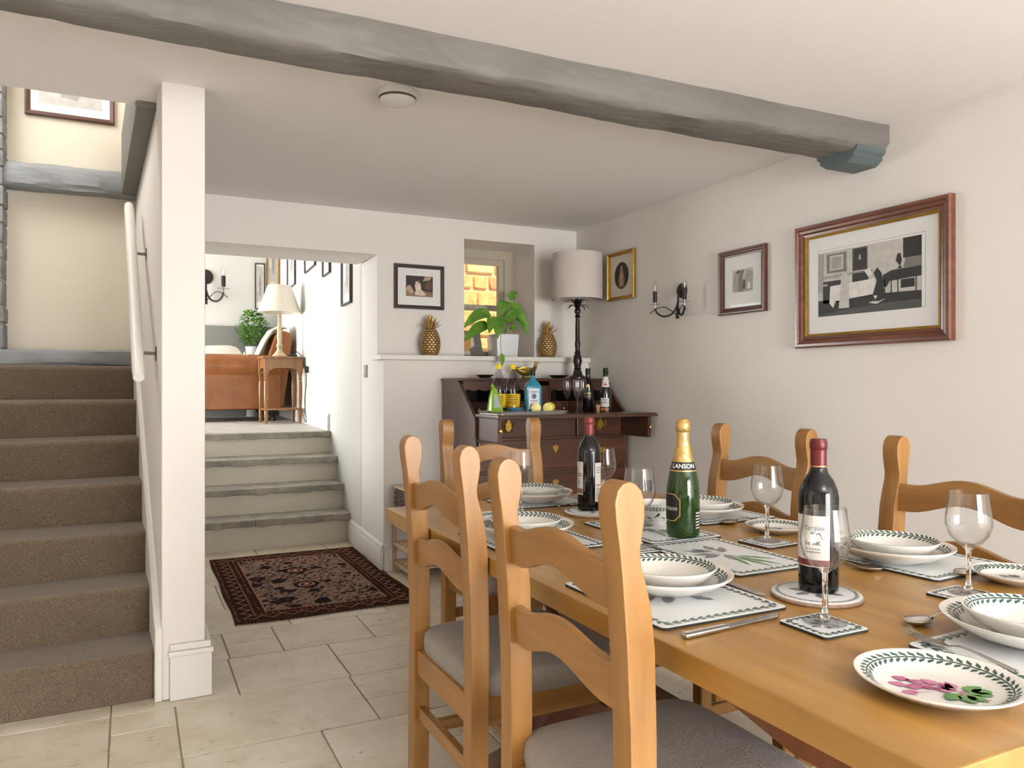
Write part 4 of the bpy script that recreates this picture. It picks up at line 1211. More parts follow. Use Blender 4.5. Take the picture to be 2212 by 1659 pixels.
fo = [(.0298, .2005), (.0280, .2085), (.0206, .240), (.0176, .262), (.0172, .283), (.0196, .286), (.0205, .296), (.0195, .310), (.014, .318), (0, .320)]
MB().lathe(fo, 36).build('gold_foil', FOILG, b3)
ac = to_cam(1.352, 1.672)
nl = MB().lathe([(.0350, .181), (.0356, .1815), (.0292, .2035), (.0286, .203)], 36).build('neck_label', LABELB, b3)
tx = text_mb('LANSON', .0165, True)
def on_cone(mb, ang, z0, r0, z1, r1, off=.0007):
    res = []
    for x, y, _ in mb.v:
        u = (y + .011) / .022
        r = r0 + (r1 - r0) * u + off; res.append((r * math.cos(ang + x / .033), r * math.sin(ang + x / .033), z0 + (z1 - z0) * u))
    mb.v = res; return mb
on_cone(tx, ac + .05, .1815, .0356, .2035, .0292).build('label_text', INKW, nl, smooth=False)
MB().lathe([(.0362, .1785), (.0356, .1818)], 36).build('gold_band', FOILG, nl)
al = ac - .95
def octo(w, h, k): return [(-w, -h + k), (-w + k, -h), (w - k, -h), (w, -h + k), (w, h - k), (w - k, h), (-w + k, h), (-w, h - k)]
def octo_strip(w, h, k, n=14):
    mb = MB(); vs = []; fs = []
    for i in range(n + 1):
        x = -w + 2 * w * i / n
        e = max(0, abs(x) - (w - k)); vs += [(x, -h + e, 0), (x, h - e, 0)]
    for i in range(n): fs.append((2 * i, 2 * i + 2, 2 * i + 3, 2 * i + 1))
    return mb.add(vs, fs)
lg = wrap(octo_strip(.036, .037, .016), .0452, al, .082).build('front_label', FOILG, b3)
wrap(octo_strip(.0335, .0345, .015), .0456, al, .082).build('label_field', LABELB, lg)
wrap(text_mb('Lanson', .019, False, .35), .0461, al, .080).build('label_text', INKW, lg, smooth=False)
bl_ = patch(.0448, ac + 1.02, .24, .022, .078).build('back_label', LABELB, b3)
mark_lines(bl_, .0448, ac + 1.02, .066, .018, 6, .008, INKW)

# a short stack of coasters in a holder at the far end
ch = thing('coaster_box', 'small white coaster stack with black lettering behind the back wine bottle', 'coasters', (1.60, 2.46, TZ))
MB().box(-.05, .05, -.05, .05, 0, .018).build('tray', RAWW['x'], ch, .002, 1)
MB().box(-.047, .047, -.047, .047, .018, .04).build('coaster_stack', MATTOP, ch, .002, 1)
o = text_mb('HOME', .02, True).build('lettering', INK, ch, smooth=False); o.rotation_euler = (R(90), 0, 0); o.location = (0, -.0475, .029)

# ---------------------------------------------------------------- bureau
BX0, BX1, BYB, BYF, BZT, BZF = 1.84, 2.945, 4.725, 4.21, 1.21, 1.012
BTY = 4.46
bu = thing('bureau', 'dark mahogany drop-front bureau with brass handles, flap open, in the corner', 'bureau', (BX0, BYF, 0))
BW, BD = BX1 - BX0, BYB - BYF
side = [(0, .0), (BD, .0), (BD, BZT), (BTY - BYF, BZT), (0.0, BZF - .02)]
for x in (0, BW - .02):
    MB().prism(side, 'x', x, x + .02).build('side_panel', MAHOG['z'], bu, .002, 1)
MB().box(-.008, BW + .008, BTY - BYF - .012, BD, BZT - .002, BZT + .018).build('top', MAHOG['x'], bu, .004, 2)
MB().box(.02, BW - .02, BD - .012, BD, .02, BZT).build('back_panel', MAHOGD, bu)
MB().box(.02, BW - .02, .0, BD - .012, BZF - .04, BZF - .02).build('writing_deck', MAHOG['x'], bu)
MB().box(.0, BW, -.012, BD, 0, .07).build('plinth', MAHOG['x'], bu, .005, 2)
# fall flap lowered on two pulled-out lopers
fl = MB().box(.005, BW - .005, -.32, -.003, BZF - .02, BZF).build('flap', MAHOG['x'], bu, .004, 2)
MB().box(.0, BW, -.327, -.318, BZF - .022, BZF - .006).build('flap_moulding', MAHOG['x'], fl, .003, 2)
for x in (.022, BW - .047):
    lo = MB().box(x, x + .025, -.285, .2, BZF - .155, BZF - .021).build('loper', MAHOG['y'], bu, .002, 1)
    MB().lathe([(0, 0), (.005, 0), (.005, .008), (.011, .014), (.011, .02), (0, .025)], 14).move(Matrix.Translation((x + .0125, -.285, BZF - .09)) @ Matrix.Rotation(R(90), 4, 'X')).build('knob', BRASS, lo)
# drawers
def bail(par, x, z, s=1.0):
    """pierced brass back plate with bail handle"""
    m = MB()
    sh_ = [(0, -.040), (.012, -.028), (.022, -.016), (.019, .002), (.024, .014), (.014, .020), (.009, .030), (.004, .040), (-.004, .040), (-.009, .030), (-.014, .020), (-.024, .014), (-.019, .002), (-.022, -.016), (-.012, -.028)]
    m.prism([(x + a * s, z + b_ * s) for a, b_ in sh_], 'y', -.0145, -.011)
    for sg in (-1, 1):
        for (u, w, r) in ((.030, .008, .009), (.042, .016, .007), (.033, -.008, .008), (.047, .002, .005)):
            m.tube([(x + sg * (u + r * math.cos(2 * PI * k / 10)) * s, -.0128, z + (w + r * math.sin(2 * PI * k / 10)) * s) for k in range(11)], .0026 * s, 6)
    o = m.build('back_plate', BRASS, par)
    return o
def escut(par, x, z, s=1.0):
    pts = [(0, -.030), (.010, -.012), (.022, .006), (.020, .020), (.010, .018), (.004, .026), (-.004, .026), (-.010, .018), (-.020, .020), (-.022, .006), (-.010, -.012)]
    MB().prism([(x + a * s, z + b_ * s) for a, b_ in pts], 'y', -.014, -.011).build('escutcheon', BRASS, par, .001, 1)
rowsd = [(.862, .985), (.662, .845), (.432, .645), (.085, .415)]
for k, (z0, z1) in enumerate(rowsd):
    MB().box(.02, BW - .02, .0, .02, z0 - .018, z0 - .002).build('drawer_divider', MAHOG['x'], bu)
    if k == 0: xs_ = [(.052, BW / 2 - .16), (BW / 2 - .15, BW / 2 + .15), (BW / 2 + .16, BW - .052)]
    else: xs_ = [(.024, BW - .024)]
    for q, (a, b_) in enumerate(xs_):
        d = MB().box(a, b_, -.011 if k else -.006, .35, z0, z1).build('drawer', MAHOG['x'], bu, .004, 2)
        if k == 0:
            if q != 1:
                o = bail(d, (a + b_) / 2, (z0 + z1) / 2 + .01, .95)
                MB().tube([((a + b_) / 2 - .028, -.018, z0 + .062), ((a + b_) / 2 - .026, -.024, z0 + .04), ((a + b_) / 2, -.026, z0 + .028), ((a + b_) / 2 + .026, -.024, z0 + .04), ((a + b_) / 2 + .028, -.018, z0 + .062)], .0035, 8).build('bail_handle', BRASS, d)
        else:
            for x in (.235, BW - .235):
                bail(d, x, (z0 + z1) / 2 + .01)
                MB().tube([(x - .03, -.018, (z0 + z1) / 2 + .006), (x - .028, -.026, (z0 + z1) / 2 - .015), (x, -.028, (z0 + z1) / 2 - .028), (x + .028, -.026, (z0 + z1) / 2 - .015), (x + .03, -.018, (z0 + z1) / 2 + .006)], .0035, 8).build('bail_handle', BRASS, d)
            escut(d, BW / 2, (z0 + z1) / 2 + .03)
# fitted interior: pigeonholes, valances, small drawers, centre door
iy = BTY - BYF - .03
for x in (.25, BW / 2 - .09, BW / 2 + .09, BW - .25):
    MB().box(x - .006, x + .006, iy, BD - .012, BZF - .02, BZT).build('upright', MAHOG['z'], bu)
MB().box(.02, BW - .02, iy + .01, BD - .012, BZF + .055, BZF + .064).build('interior_shelf', MAHOG['x'], bu)
segs = [(.02, .244), (.256, BW / 2 - .096), (BW / 2 + .096, BW - .256), (BW - .244, BW - .02)]
for a, b_ in segs:
    pr = [(a, BZT - .002), (b_, BZT - .002), (b_, BZT - .065)]
    for i in range(1, 24):
        u = i / 24
        pr.append((b_ - (b_ - a) * u, BZT - .052 - .012 * abs(math.cos(PI * 3 * u)) ** .7))
    pr.append((a, BZT - .065))
    MB().prism(pr, 'y', iy, iy + .008).build('valance', MAHOG['x'], bu)
    dr = MB().box(a + .003, b_ - .003, iy + .008, iy + .14, BZF - .018, BZF + .053).build('small_drawer', MAHOG['x'], bu, .003, 1)
    MB().lathe([(0, 0), (.004, 0), (.004, .006), (.008, .01), (.008, .014), (0, .018)], 12).move(Matrix.Translation(((a + b_) / 2, iy + .008, BZF + .016)) @ Matrix.Rotation(R(90), 4, 'X')).build('knob', BRASS, dr)
cd = MB().box(BW / 2 - .083, BW / 2 + .083, iy + .004, iy + .02, BZF - .015, BZT - .03).build('centre_door', MAHOG['z'], bu, .002, 1)
MB().box(BW / 2 - .055, BW / 2 + .055, iy - .002, iy + .006, BZF + .01, BZT - .055).build('door_panel', MAHOG['z'], cd, .006, 2)

# things on the bureau top
TP = BZT + .018
def dish(label, x, y):
    d = tag(MB().lathe([(0, 0), (.03, 0), (.034, .002), (.052, .016), (.060, .020), (.058, .0225), (.05, .019), (.03, .006), (0, .005)], 32).build('dish', DISHM, None), label, 'dish', 'dark dishes on the bureau')
    d.location = (x, y, TP); return d
dish('small dark dish at the left end of the bureau top', 2.075, 4.57)
dish('small dark dish on the bureau top beside the tall lamp base', 2.62, 4.56).scale = (1.2, 1.0, 1.0)
du = thing('duck_ornament', 'brass duck figurine on the bureau top behind the blue bottle', 'ornament', (2.375, 4.58, TP))
body = MB().superq((0, 0, .045), (.075, .032, .030), 1, 1, 22, 12)
body.v = [(x, y * (1 - .35 * max(0, -x / .075)), z + .022 * max(0, -x / .075 - .3) ** 1 + .002) for x, y, z in body.v]
body.build('body', DUCKM, du)
MB().tube([(.052, 0, .050), (.070, 0, .066), (.078, 0, .084), (.080, 0, .098), (.086, 0, .106)], [.020, .014, .0105, .011, .006], 12).build('neck', DUCKM, du)
MB().superq((.084, 0, .104), (.016, .012, .012), 1, 1, 16, 10).build('head', GOLD, du)
MB().tube([(.097, 0, .103), (.108, 0, .102), (.116, 0, .101)], [.006, .004, .0025], 8, .6).build('bill', GOLD, du)
for s in (-1, 1):
    MB().leaf([(.035, s * .031, .05), (.005, s * .034, .058), (-.03, s * .028, .062), (-.068, s * .014, .064)], .018, (0, s, .2)).build('wing', DUCKM, du)
MB().box(-.02, .03, -.018, .018, 0, .018).build('base', DUCKM, du, .004, 1)

# tall lamp with pineapple-frond collar
lp = thing('table_lamp', 'tall dark turned lamp with drum shade on the bureau', 'lamp', (2.772, 4.56, TP))
MB().lathe([(0, 0), (.058, 0), (.058, .010), (.050, .016), (.036, .024), (.030, .045), (.022, .062), (.028, .068), (.022, .076), (.024, .09), (.032, .12), (.026, .155), (.018, .168), (.023, .175), (.018, .184), (.0155, .20), (.020, .24), (.016, .26), (.0155, .37), (.0135, .42), (.021, .428), (.015, .436), (.0145, .445), (.020, .455), (.022, .468), (.018, .480), (.010, .49), (.009, .55), (0, .552)], 28).build('stem', BRONZE, lp)
for k in range(16):
    a = 2 * PI * k / 8 + (.39 if k > 7 else 0); up_ = 1.0 if k < 8 else .55
    d = Vector((math.cos(a), math.sin(a), 0))
    L = .075 if k < 8 else .085
    pts = [Vector((0, 0, .484)) + d * (.008 + L * u) + Vector((0, 0, up_ * .06 * math.sin(PI * u * .75) - (.02 if k > 7 else .0) * u * u * 1.6)) for u in (0, .2, .4, .6, .8, 1)]
    MB().leaf(pts, .0105).build('frond', BRONZE, lp)
zb, zt, rb_, rt_ = .545, .852, .172, .171
sh = MB().lathe([(rb_, zb), (rt_, zt), (rt_ - .003, zt), (rb_ - .003, zb), (rb_, zb)], 56).build('lamp_shade', SHADEM, lp)
for z, r in ((zb, rb_), (zt, rt_)):
    MB().lathe([(r + .001, z), (r + .001, z + .008), (r - .004, z + .008), (r - .004, z), (r + .001, z)], 56).build('shade_trim', SHADEM, sh)
MB().superq((0, 0, .60), (.03, .03, .045), 1, 1, 16, 10).build('bulb', PLASTW, lp)
for k in range(3):
    a = 2 * PI * k / 3
    MB().tube([(0, 0, zt - .03), (rt_ * math.cos(a), rt_ * math.sin(a), zt - .004)], .002, 6).build('shade_spoke', BLACKM, sh)

# ---------------------------------------------------------------- drinks on the flap
FZ = BZF + .0005
tr = thing('tray', 'pale rectangular serving tray on the open bureau flap', 'tray', (2.115, 4.115, FZ), R(4))
MB().prism(rounded_rect(.235, .135, .03), 'z', 0, .005).build('base', TRAYM, tr, .001, 1)
ri = rounded_rect(.235, .135, .03, 6); ro = rounded_rect(.247, .147, .036, 6); n = len(ri)
vs = [(*p, .004) for p in ri] + [(*p, .018) for p in ro] + [(p[0] * .99, p[1] * .985, .018) for p in ro] + [(p[0] * .985, p[1] * .975, .0052) for p in ri]
fs = [(L * n + i, L * n + (i + 1) % n, (L + 1) * n + (i + 1) % n, (L + 1) * n + i) for L in range(3) for i in range(n)]
MB().add(vs, fs).build('rim', TRAYM, tr)
TRZ = FZ + .0055
TB = [(r_ * 1.16, z_ * 1.06) for r_, z_ in [(0, 0), (.036, 0), (.040, .004), (.040, .012), (.0365, .05), (.040, .10), (.041, .125), (.039, .150), (.030, .185), (.0195, .215), (.0145, .235), (.0138, .262), (0, .263)]]
def tonic(label, x, y):
    p = thing('tonic_bottle', label, 'bottle', (x, y, TRZ), 0, 'tonic bottles')
    inn = [(max(0, r - .0016), z + (.004 if z < .01 else 0)) for r, z in TB[::-1]]
    MB().lathe(TB, 36).build('body', TONIC, p, ang=60)
    a = to_cam(x, y)
    l = MB().lathe([(.0432, .030), (.0438, .031), (.0432, .05), (.0470, .106), (.0477, .112)], 36).build('label', YEL, p)
    mark_lines(l, .0474, a, .098, .06, 5, .012, INK, rnd=random.Random(11))
    MB().lathe([(.0165, .262), (.0182, .262), (.0182, .288), (.0165, .291), (0, .291)], 24).build('cap', YCAP, p)
tonic('clear tonic bottle with yellow cap and label at the left of the tray', 1.985, 4.175)
tonic('clear tonic bottle with yellow cap beside the blue gin bottle', 2.090, 4.195)
gx, gy = 2.190, 4.125
gn = thing('gin_bottle', 'square blue glass gin bottle with pale label on the tray', 'bottle', (gx, gy, TRZ), math.atan2(-gy, -gx) + PI / 2 + .25)
gn.scale = (1.12, 1.0, 1.0)
vs = []; fs = []
levels = [(.040, .031, 0, .004), (.043, .034, .006, .005), (.0435, .0345, .15, .005), (.040, .032, .165, .008), (.030, .026, .183, .012), (.016, .016, .20, .014), (.013, .013, .215, .0128), (.013, .013, .228, .0128)]
for hx, hy, z, r in levels: vs += [(*p, z) for p in rounded_rect(hx, hy, min(r, hx * .98, hy * .98), 3)]
n = 16
for L in range(len(levels) - 1):
    for i in range(n): fs.append((L * n + i, L * n + (i + 1) % n, (L + 1) * n + (i + 1) % n, (L + 1) * n + i))
fs += [tuple(range(n))[::-1], tuple((len(levels) - 1) * n + i for i in range(n))]
MB().add(vs, fs).build('body', GINB, gn)
MB().lathe([(0, .222), (.0148, .222), (.0150, .252), (.0135, .256), (0, .256)], 24).build('cap', BLACKM, gn)
gl_ = MB().box(-.030, .030, -.0356, -.0347, .02, .145).build('label', GINL, gn)
e_ = MB().prism([(.013 * math.cos(2 * PI * i / 24), .098 + .016 * math.sin(2 * PI * i / 24)) for i in range(24)], 'y', -.0362, -.0356).build('portrait_oval', INKB, gl_, smooth=False)
for tx_, z_, sz_ in (('BOMBAY', .124, .0105), ('SAPPHIRE', .070, .0095), ('LONDON DRY GIN', .05, .0055)):
    o = text_mb(tx_, sz_, True).build('label_text', INKR, gl_, smooth=False); o.rotation_euler = (R(90), 0, 0); o.location = (0, -.0364, z_)
# snack bag
bgx, bgy = 1.905, 4.06
bgp = thing('snack_bag', 'open green and silver snack packet at the left end of the tray', 'packet', (bgx, bgy, TRZ + .012), R(25))
front = [(-.052, 0), (.045, 0), (.030, .05), (.012, .10), (-.012, .135), (-.030, .128), (-.044, .07)]
vs = [(x, -.024 + .012 * (z / .135), z) for x, z in front] + [(x + .012, .022 - .012 * (z / .135), z) for x, z in front]
n = len(front)
MB().add(vs, [tuple(range(n)), tuple(range(n, 2 * n))[::-1]] + [(i, (i + 1) % n, n + (i + 1) % n, n + i) for i in range(n)]).build('pouch', BAGG, bgp, .006, 2)
MB().add([(-.036, -.0245, .022), (.026, -.0245, .022), (.004, -.0165, .095), (-.022, -.0160, .105)], [(0, 1, 2, 3)]).build('silver_panel', BAGS, bgp)
MB().add([(.014, -.016, .105), (.047, -.024, .0), (.075, .018, .0), (.060, .014, .06), (.028, .010, .11)], [(0, 1, 2, 3, 4)]).build('dark_side', BAGK, bgp)
MB().leaf([(-.018, 0, .125), (-.012, -.004, .142), (-.03, -.006, .152), (-.038, -.004, .150)], .014, (0, 1, 0)).build('torn_flap', BAGG, bgp)
o = tag(MB().lathe([(0, 0), (.03, 0), (.033, .003), (.048, .026), (.0505, .030), (.048, .031), (.044, .026), (.03, .008), (0, .006)], 36).build('blue_bowl', BOWLB, None), 'small blue glazed bowl at the front of the tray', 'bowl')
o.location = (2.04, 4.065, TRZ)
def lemon_half(label, x, y, face):
    p = thing('lemon_half', label, 'lemon', (x, y, TRZ + .0285), face, 'cut lemons')
    prof = []
    for i in range(9):
        a = PI / 2 * i / 8; prof.append((.030 * math.cos(a), .034 * math.sin(a)))
    Mx = Matrix.Rotation(R(-90), 4, 'X')
    MB().lathe(prof, 28).move(Mx).build('rind', LEMON, p)
    MB().lathe([(0, -.0015), (.0275, -.0015), (.030, 0)], 28).move(Mx).build('cut_face', LEMONF, p)
    return p
lemon_half('cut lemon half facing out, left one, beside the blue gin bottle', 2.180, 4.062, -.35)
lemon_half('cut lemon half facing out, right one, at the end of the tray', 2.250, 4.045, -.6)
le = MB().superq((0, 0, 0), (.042, .031, .031), 1, 1, 24, 14)
le.v = [(x + math.copysign(.008, x) * (abs(x) / .042) ** 8, y, z) for x, y, z in le.v]
o = tag(le.build('lemon', LEMON, None), 'whole yellow lemon behind the cut halves on the tray', 'lemon'); o.location = (2.302, 4.115, TRZ + .031); o.rotation_euler = (0, .1, .5)
# champagne flutes
def flute_mb():
    t_ = .001
    out = [(0, 0), (.030, 0), (.030, .0012), (.012, .004), (.004, .010), (.0034, .05), (.004, .082), (.010, .092), (.018, .11), (.0245, .14), (.0265, .165), (.025, .195), (.0245, .2)]
    inn = [(.0237, .2), (.0242, .195), (.0257, .165), (.0235, .14), (.017, .112), (.009, .096), (0, .093)]
    return MB().lathe(out + inn, 28)
f0 = flute_mb().build('champagne_flute', GLASS, None, ang=60)
for i, (x, y, lab) in enumerate([(2.43, 4.12, 'champagne flute nearest the lemons on the bureau flap'), (2.46, 4.05, 'front middle champagne flute on the bureau flap'), (2.53, 4.17, 'champagne flute at the back of the cluster on the bureau flap'), (2.515, 4.08, 'champagne flute next to the corks on the bureau flap')]):
    o = f0 if i == 0 else f0.copy()
    if i: COL.objects.link(o)
    o.location = (x, y, FZ); tag(o, lab, 'glass', 'champagne flutes on the bureau')
PB = [(0, 0), (.034, 0), (.037, .004), (.037, .16), (.035, .175), (.024, .196), (.0155, .205), (.0165, .225), (.0145, .245), (.014, .272), (0, .273)]
px_, py2 = 2.612, 4.17
pb = bottle('port_bottle', 'black port bottle with gold lettering beside the flutes', (px_, py2, FZ), PB, BOTDK)
cap(pb, .0145, .232, .277, BLACKM, 'capsule')
a = to_cam(px_, py2)
lb = patch(.037, a, .7, .085, .135).build('label', LABELB, pb)
wrap(text_mb('PORT', .017, True), .0378, a, .118).build('label_text', FOILG, lb, smooth=False)
mark_lines(lb, .037, a, .098, .04, 1, .006, FOILG)
wrap(MB().prism(octo(.010, .010, .004), 'z', 0, .0001), .0375, a, .165).build('gold_seal', FOILG, pb)
CB2 = [(r * .86, z * .90) for r, z in CB]
cx_, cy_ = 2.765, 4.20
c2 = bottle('champagne_bottle', 'dark green champagne bottle with white label standing on the bureau', (cx_, cy_, FZ), CB2, BOTG2)
a = to_cam(cx_, cy_)
MB().lathe([(.0153, .225), (.0150, .255), (.0170, .258), (.0165, .275), (.012, .281), (0, .282)], 28).build('dark_foil', FOILK, c2)
MB().lathe([(.0245, .188), (.0186, .213), (.0160, .225)], 28).build('neck_label', LABEL, c2)
MB().lathe([(.0325, .158), (.0255, .187)], 28, (0, 0, 0), a - .9, a + .9).build('shoulder_label', LABEL, c2)
wrap(MB().prism([(.009 * math.cos(2 * PI * i / 16), .009 * math.sin(2 * PI * i / 16)) for i in range(16)], 'z', 0, .0001), .0305, a, .172).build('red_seal', INKR, c2)
lb = patch(.0385, a - .15, .78, .03, .088).build('front_label', LABEL, c2)
wrap(text_mb('POUGARDY', .0098, True), .0395, a - .15, .058).build('label_text', INK, lb, smooth=False)
mark_lines(lb, .0386, a - .15, .077, .03, 2, .008, INKB)
MB().tube([(.017, 0, .262), (.024, .004, .255), (.025, .006, .245), (.019, .004, .238)], .0015, 6).build('foil_tab', FOILK, c2)
def cork_(label, x, y, lying):
    m = MB().lathe([(0, 0), (.0115, 0), (.012, .002), (.0115, .022), (.0125, .026), (.0155, .030), (.0158, .043), (.013, .047), (0, .0475)], 20)
    if lying: m.move(Matrix.Translation((0, 0, .0158)) @ Matrix.Rotation(R(90), 4, 'X') @ Matrix.Translation((0, 0, -.024)))
    o = tag(m.build('champagne_cork', CORKW, None), label, 'cork', 'champagne corks'); o.location = (x, y, FZ); o.rotation_euler.z = .4
cork_('champagne cork standing upright beside the black port bottle', 2.642, 4.10, False)
cork_('champagne cork lying on its side in front of the champagne bottle', 2.69, 4.095, True)

# ---------------------------------------------------------------- things on the window shelf
SZ = 1.3782
def pineapple(label, x, y, s=1.0):
    p = thing('gold_pineapple', label, 'ornament', (x, y, SZ), random.uniform(0, 1), 'gold pineapples')
    hb = .176 * s; rb = .069 * s
    def rad(u): return rb * (math.sin(PI * (.14 + .74 * u)) ** .55) * (1 - .12 * u)
    pr = [(0, 0)] + [(rad(i / 14) * .955, hb * i / 14) for i in range(15)] + [(0, hb)]
    MB().lathe(pr, 28).build('core', GOLDD, p)
    mb = MB(); nr = 11; nc = 14
    for j in range(nr):
        for i in range(nc):
            u = (j + .5) / nr; a = 2 * PI * (i + .5 * (j % 2)) / nc
            r = rad(u)
            du_ = .5 / nr * 1.55; dw = .44 * 2 * PI / nc
            ring = []
            for k in range(6):
                an = PI / 3 * k + PI / 6
                uu = min(.995, max(.005, u + du_ * math.sin(an) * .62)); aa = a + dw * math.cos(an)
                rr_ = rad(uu) * 1.0
                ring.append((rr_ * math.cos(aa), rr_ * math.sin(aa), hb * uu))
            top = ((r + .005 * s) * math.cos(a), (r + .005 * s) * math.sin(a), hb * u)
            mb.add(ring + [top], [(k, (k + 1) % 6, 6) for k in range(6)])
    tag(mb.build('scales', GOLD, p), kind='stuff')
    for k in range(26):
        t_ = k / 26; a = k * 2.4
        out_ = .062 * (1 - t_) + .008; L = (.045 + .075 * t_) * s
        d = Vector((math.cos(a), math.sin(a), 0))
        b0 = Vector((0, 0, hb - .008)) + d * (.024 * (1 - t_)) * s
        pts = [b0 + d * (out_ * s * (u ** 1.4)) + Vector((0, 0, L * u * (1 - .15 * u * (1 - t_)))) for u in (0, .3, .6, .85, 1)]
        MB().leaf(pts, .0085 * s, (d.x, d.y, .2), .35).build('crown_leaf', GOLD, p)
    return p
pineapple('gold pineapple ornament on the shelf below the small framed picture', 1.795, 4.83)
pineapple('gold pineapple ornament on the shelf between the window and the lamp', 2.695, 4.84, .97)

pp = thing('potted_lily', 'drooping peace lily in a square white pot in the window recess', 'plant', (2.435, 5.05, SZ), R(0))
n_ = 16; vs = []; fs = []
lev = [(.080, 0, .005), (.090, .170, .006), (.084, .170, .004), (.078, .03, .004)]
for h_, z, r in lev: vs += [(*p, z) for p in rounded_rect(h_, h_, r, 3)]
for L in range(3):
    for i in range(n_): fs.append((L * n_ + i, L * n_ + (i + 1) % n_, (L + 1) * n_ + (i + 1) % n_, (L + 1) * n_ + i))
fs += [tuple(range(n_))[::-1], tuple(3 * n_ + i for i in range(n_))]
MB().add(vs, fs).build('pot', POTW, pp)
MB().prism(rounded_rect(.081, .081, .014, 3), 'z', .145, .155).build('soil', SOIL, pp)
leaves = [  # stem apex and blade end (local), width
    ((-.02, 0, .15), (-.10, -.02, .30), (-.20, -.05, .315), (-.345, -.08, .20), 0.043),
    ((-.03, 0, .15), (-.12, -.03, .24), (-.20, -.05, .20), (-.36, -.10, .10), 0.041),
    ((-.01, -.02, .15), (-.06, -.05, .29), (-.075, -.09, .27), (-.105, -.13, .13), 0.046),
    ((-.02, -.01, .15), (-.10, -.06, .27), (-.13, -.10, .25), (-.175, -.14, .165), 0.035),
    ((.01, 0, .15), (.02, .01, .40), (.035, 0, .41), (-.05, -.03, .28), 0.041),
    ((.02, 0, .15), (.06, .0, .36), (.09, -.02, .37), (.155, -.06, .24), 0.043),
    ((.02, .01, .15), (.075, .03, .42), (.085, .02, .46), (.125, .0, .475), 0.027),
    ((.03, 0, .15), (.10, -.01, .28), (.14, -.03, .285), (.175, -.06, .17), 0.038),
    ((.0, -.01, .15), (.03, -.03, .26), (.04, -.05, .27), (.075, -.09, .36), 0.035),
    ((.0, -.02, .15), (.035, -.05, .21), (.045, -.07, .21), (.075, -.10, .185), 0.019),
]
for (a, b_, c_, d_, w) in leaves:
    a, b_, c_, d_ = map(Vector, (a, b_, c_, d_))
    st = [a.lerp(b_, u) + Vector((0, 0, .02 * math.sin(PI * u))) for u in (0, .25, .5, .75, 1)]
    MB().tube(st, [.0035, .003, .0028, .0025, .002], 6).build('stem', STEMG, pp)
    sp_ = []
    for i in range(8):
        u = i / 7; p = (1 - u) ** 2 * b_ + 2 * u * (1 - u) * c_ + u * u * d_
        p = p + Vector((0, 0, .018 * math.sin(PI * u))); sp_.append(p)
    MB().leaf(sp_, w * 1.15, (-.35, -.8, .5)).build('leaf', LEAF, pp)
# long stem hanging over the shelf edge with one big leaf
MB().tube([(-.0, -.02, .15), (-.05, -.10, .22), (-.11, -.20, .18), (-.16, -.30, .06), (-.20, -.40, -.01)], .002, 6).build('stem', STEMG, pp)
MB().leaf([(-.20, -.40, .02), (-.205, -.412, .0), (-.21, -.42, -.02), (-.213, -.428, -.045), (-.217, -.435, -.075)], .020, (0, -1, .2)).build('leaf', LEAF, pp)

ps = thing('print_stand', 'orange and grey print leaning on a low black stand in the window', 'print', (2.215, 5.12, SZ), R(2))
MB().box(-.11, .10, -.025, .02, .012, .02).build('stand', BLACKM, ps, .002, 1)
for x in (-.1, .09): MB().tube([(x, -.02, .016), (x, -.02, .001)], .004, 8).build('foot', BLACKM, ps)
MB().tube([(.10, -.02, .016), (.118, -.022, .018), (.122, -.022, .032), (.112, -.022, .036)], .003, 8).build('scroll', BLACKM, ps)
pc = MB(); pc.mi = 0; pc.add([(-.11, .005, .02), (.10, .005, .02), (.09, .045, .20), (-.11, .045, .20)], [(0, 1, 2, 3)])
pc.mi = 1; pc.add([(.0, .0045, .022), (.10, .0045, .022), (.088, .0415, .19), (.03, .04, .185), (.035, .018, .09), (-.01, .013, .065)], [(0, 1, 2, 3, 4, 5)])
pc.mi = 2; pc.add([(-.105, .0105, .05), (.0, .0105, .05), (.01, .03, .14), (-.06, .034, .16), (-.105, .03, .14)], [(0, 1, 2, 3, 4)])
pc.build('picture', [MOUNTC, PHOTO[2], OUTST[0]], ps, smooth=False)

# ---------------------------------------------------------------- pictures
def picture(name, label, loc, rz, w, h, fw, depth, fm, mount=.05, mm=MOUNT, art=None, slip=None, tilt=0.0, group=None):
    """local: picture plane x-z, faces -y, back at y = 0"""
    p = thing(name, label, 'picture', loc, rz, group)
    p.rotation_euler = (tilt, 0, rz)
    def ringbar(w0, h0, w1, h1, prof):
        vs = []; fs = []
        cor = [(-1, -1), (1, -1), (1, 1), (-1, 1)]
        for sx, sz_ in cor:
            for u, y in prof: vs.append((sx * (w0 + (w1 - w0) * u), y, sz_ * (h0 + (h1 - h0) * u)))
        n = len(prof)
        for c in range(4):
            d = (c + 1) % 4
            for k in range(n): fs.append((c * n + k, d * n + k, d * n + (k + 1) % n, c * n + (k + 1) % n))
        return MB().add(vs, fs)
    pr = [(0, 0), (0, -depth * .8), (.12, -depth), (.32, -depth), (.42, -depth * .78), (.62, -depth * .70), (.75, -depth * .5), (1, -depth * .42), (1, 0)]
    ringbar(w / 2, h / 2, w / 2 - fw, h / 2 - fw, pr).build('frame', fm, p, smooth=False)
    iw, ih = w / 2 - fw, h / 2 - fw
    if slip:
        ringbar(iw + .002, ih + .002, iw - slip, ih - slip, [(0, 0), (0, -depth * .5), (1, -depth * .34), (1, 0)]).build('slip', GILT, p, smooth=False)
    MB().box(-iw, iw, -.006, -.002, -ih, ih).build('mount', mm, p)
    if art: art(p, iw, ih, mount)
    MB().box(-iw, iw, -.0115, -.0105, -ih, ih).build('glazing', PANE, p)
    return p
